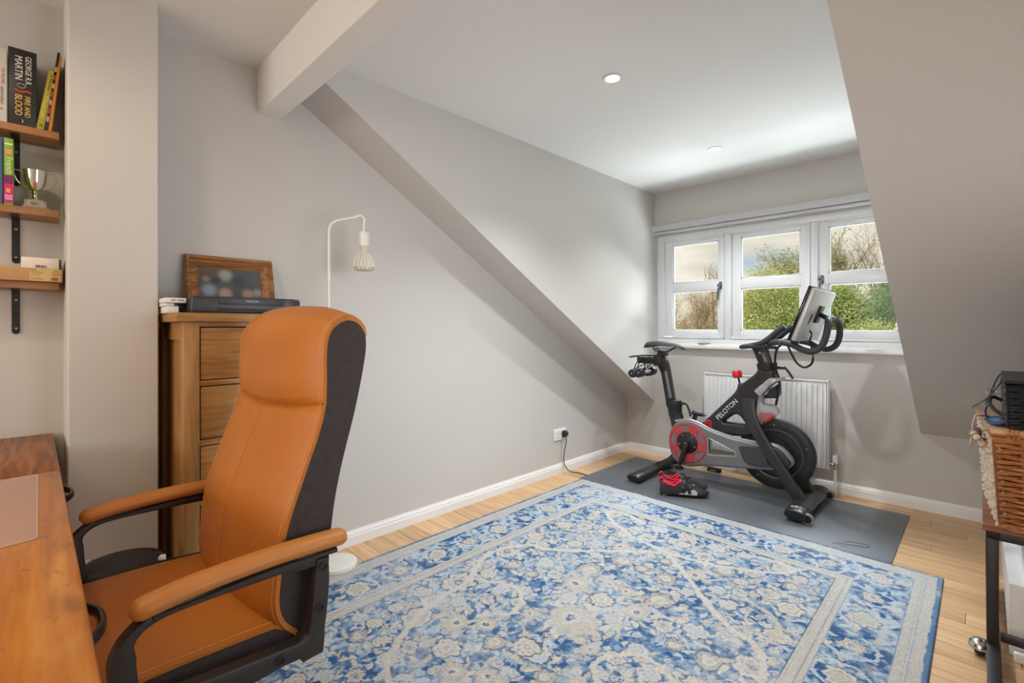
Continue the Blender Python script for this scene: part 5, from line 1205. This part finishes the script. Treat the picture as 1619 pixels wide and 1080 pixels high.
M = basis((2.378, -1.52, .810), (.25, -1, -.02), (1, .25, .35)); me = plate(rnd([(-.062, -.02), (.04, -.024), (.062, 0), (.04, .024), (-.062, .02)], .014), [], .005, .0015, M, 2); tb_ = obj('tag_body', me, BLT, tg)
me = plate(rnd([(-.03, -.011), (.025, -.011), (.025, .011), (-.03, .011)], .005), [], .0062, .0005, M, 1); obj('tag_window', me, mat('tag_window', (96, 128, 168), .3), tb_)
# white boxed panel under the table
pn = thing('storage_box', 'low white painted storage box on the floor underneath the rolling table', 'box', (2.62, -.85, 0))
b = BM(); box(b, 2.452, 2.85, -1.50, -.16, 0, .405, .003); obj('panel_face', b, mat('panel_white', (226, 228, 230), .45), pn)
b = BM(); A = [(2.410, -1.50), (2.452, -1.50), (2.452, -.16), (2.410, -.16)]; z_ = [.245, .245, .09, .09]
lo = [b.verts.new((x, y, 0)) for x, y in A]; hi = [b.verts.new((x, y, z)) for (x, y), z in zip(A, z_)]
for i in range(4): b.faces.new((lo[i], lo[(i + 1) % 4], hi[(i + 1) % 4], hi[i]))
b.faces.new(hi); b.faces.new(lo[::-1]); obj('sloping_trim', b, WHITE, pn, smooth=False)
b = BM(); box(b, 2.446, 2.85, -1.525, -1.5005, 0, .405); obj('end_face', b, mat('panel_end_shaded', (150, 138, 128), .7), pn, smooth=False)  # near end of the white box, shade put into its taupe colour
b = BM(); box(b, 2.42, 2.85, -1.545, -1.5255, 0, .03, .002); obj('end_skirting', b, WHITE, pn)

# =================================================================== OUTSIDE
b = BM(); box(b, -40, 40, .6, 60, -5.3, -5.0); struct('ground', b, mat('lawn', (96, 120, 62), .9, noise=(2, .3, .7), rgb2=(120, 140, 80)))
def leafmesh(name, centres, size, m, parent, asp=.55, seed=0, droop=0.0):
    r = np.random.default_rng(seed); n = len(centres); a = r.normal(size=(n, 3)); a[:, 2] -= droop; a /= np.linalg.norm(a, axis=1)[:, None]; q = r.normal(size=(n, 3)); bb_ = np.cross(a, q); bb_ /= np.linalg.norm(bb_, axis=1)[:, None]
    s = size * r.uniform(.6, 1.4, (n, 1)); c = np.asarray(centres)
    V_ = np.stack([c, c + a * s * .5 + bb_ * s * asp * .5, c + a * s, c + a * s * .5 - bb_ * s * asp * .5], 1).reshape(-1, 3)
    F = np.arange(4 * n).reshape(n, 4); me = bpy.data.meshes.new(name); me.vertices.add(len(V_)); me.vertices.foreach_set('co', V_.astype(np.float32).ravel()); me.loops.add(4 * n); me.loops.foreach_set('vertex_index', F.astype(np.int32).ravel()); me.polygons.add(n); me.polygons.foreach_set('loop_start', np.arange(0, 4 * n, 4, dtype=np.int32)); me.update()
    o = objm(name, me, m, parent, False); o['kind'] = 'stuff'; return o
def leafmat(name, c1, c2):
    m = mat(name, c1, .7, noise=(1.6, .3, .7), rgb2=c2); bs = m.node_tree.nodes['Principled BSDF']; bs.inputs['Subsurface Weight'].default_value = 0
    t = m.node_tree; o = next(n for n in t.nodes if n.type == 'OUTPUT_MATERIAL'); tl = N(t, 'ShaderNodeBsdfTranslucent'); tl.inputs[0].default_value = lin(*c2); mx = N(t, 'ShaderNodeMixShader'); mx.inputs[0].default_value = .35
    t.links.new(bs.outputs[0], mx.inputs[1]); t.links.new(tl.outputs[0], mx.inputs[2]); t.links.new(mx.outputs[0], o.inputs[0]); return m
BARK = mat('bark', (132, 114, 98), .9, noise=(6, .3, .7), rgb2=(160, 142, 124)); BARK2 = mat('bark_brown', (158, 132, 108), .9)
def branches(bm, p, d, L, r, depth, rd, tips, spread=.55, up=.18, kids=(2, 4)):
    pts = [p]; q = p.copy(); dd = d.copy()
    for i in range(3):
        dd = (dd + Vector((rd.gauss(0, .14), rd.gauss(0, .14), rd.gauss(0, .1) + up * .25))).normalized(); q = q + dd * L / 3; pts.append(q.copy())
    tube(bm, pts, [r, r * .85, r * .7, r * .5], 4 if depth < 3 else 5, cap=False)
    tips.append(q.copy())
    if depth <= 0: return
    for k in range(rd.randint(*kids)):
        t = rd.choice((1, 2, 3)); nd = (dd + Vector((rd.gauss(0, spread), rd.gauss(0, spread), rd.gauss(0, spread * .6) + up))).normalized()
        branches(bm, pts[t], nd, L * rd.uniform(.6, .82), r * .55, depth - 1, rd, tips, spread, up, kids)
def bare_tree(label, x, y, z0, L, r, depth, seed, m, group, leaf=None, nleaf=0, ls=.06, spread=.5, kids=(3, 4), up=.2):
    t = thing('bare_tree', label, 'tree', (x, y, -5.0), group=group); rd = random.Random(seed); b = BM(); tips = []
    cyl(b, (x, y, -5.0), (x, y, z0), r * 1.3, r, 7); tr_ = obj('trunk', b, m, t); b = BM()
    for k in range(4): branches(b, Vector((x, y, z0 - .1 * k)), Vector((rd.gauss(0, .45), rd.gauss(0, .45), 1)).normalized(), L, r * .8, depth, rd, tips, spread, up, kids)
    o = obj('branches', b, m, t, smooth=False); o['kind'] = 'stuff'
    if leaf:
        rr = np.random.default_rng(seed); T = np.array([(p.x, p.y, p.z) for p in tips]); c = T[rr.integers(0, len(T), nleaf)] + rr.normal(0, .10, (nleaf, 3)); leafmesh('foliage', c - np.array([0, 0, 0]), ls, leaf, t, seed=seed)
    return t
def leafy_tree(label, x, y, zc, rx, rz, n, m, seed, group, ls=.1, droop=.6, clumps=60):
    t = thing('leafy_tree', label, 'tree', (x, y, -5.0), group=group); rr = np.random.default_rng(seed); rd = random.Random(seed)
    b = BM(); cyl(b, (x, y, -5.0), (x, y, zc), .2, .08, 8); obj('trunk', b, BARK, t)
    u = rr.normal(size=(clumps, 3)); u /= np.linalg.norm(u, axis=1)[:, None]; cc = u * (rr.uniform(.35, 1, (clumps, 1)) ** .5) * np.array([rx, rx, rz]) + np.array([x, y, zc])
    b = BM(); tips = []
    for k in range(0, clumps, 2): tube(b, smoothpts([(x, y, zc - rz * .7), tuple((np.array([x, y, zc - .2 * rz]) + cc[k]) / 2), tuple(cc[k])], 3), [.05, .04, .035, .03, .02, .015, .01], 4, cap=False)
    o = obj('boughs', b, BARK, t, smooth=False); o['kind'] = 'stuff'
    idx = rr.integers(0, clumps, n); c = cc[idx] + rr.normal(0, 1, (n, 3)) * np.array([rx, rx, rz]) * .17
    leafmesh('foliage', c, ls, m, t, seed=seed, droop=droop); return t
LG1 = leafmat('leaf_spring', (154, 162, 98), (202, 204, 140)); LG2 = leafmat('leaf_green', (134, 150, 90), (178, 188, 124)); LG3 = leafmat('leaf_dark', (86, 116, 76), (132, 158, 100)); LG4 = leafmat('leaf_bronze', (172, 154, 120), (206, 192, 156))
G_ = 'garden trees beyond the window'
bare_tree('bare brown bush left in the left window pane', -4.7, 9.5, .0, 1.0, .03, 5, 3, BARK2, G_, LG4, 1300, .045, kids=(3, 4))
bare_tree('bare brown bush right in the left window pane', -3.5, 9.2, .2, .95, .03, 5, 8, BARK2, G_, LG4, 1300, .045, kids=(3, 4))
bare_tree('bare brown hedge bush between left and middle panes', -2.75, 10.2, .1, .95, .03, 5, 12, BARK2, G_, LG4, 1600, .045, kids=(3, 4))
bare_tree('tall bare tree rising in the upper left pane', -4.0, 12.0, 1.75, .72, .05, 5, 21, BARK, G_, kids=(2, 4), spread=.42, up=.25)
leafy_tree('yellow-green willow filling the middle window', -1.35, 9.6, 1.2, 1.25, 1.35, 42000, LG1, 5, G_, .055)
leafy_tree('olive green tree at the left edge of the middle window', -2.3, 11.2, 1.0, .9, 1.1, 18000, LG4, 6, G_, .045)
bare_tree('budding tree rising above the willow in the middle window', -1.3, 10.8, 1.6, .85, .05, 4, 31, BARK, G_, LG2, 2200, .06, spread=.5)
leafy_tree('bright green tree in the left of the right window', -.1, 9.4, 1.0, 1.15, 1.15, 42000, LG2, 9, G_, .055)
leafy_tree('green tree behind the window post', -.65, 10.6, 1.3, .9, 1.1, 20000, LG2, 14, G_, .055)
leafy_tree('yellowish shrub at the foot of the right window', .75, 8.6, .6, .8, .6, 18000, LG1, 15, G_, .05)
leafy_tree('dark conifer at the right of the right window', 1.15, 9.4, 1.2, .75, 1.25, 36000, LG3, 17, G_, .055, droop=1.2)
bare_tree('large bare tree behind the greenery in the right window', .35, 13.0, 1.4, 1.1, .04, 5, 44, BARK, G_, kids=(2, 4), spread=.5)
bare_tree('bare budding tree at the left of the right window', -.9, 12.5, 1.6, .95, .06, 4, 52, BARK, G_, LG2, 1200, .06, spread=.45)
leafy_tree('distant green hedge tree behind the bare bushes', -4.2, 13.5, .4, 2.4, 1.1, 20000, LG4, 61, G_, .06)
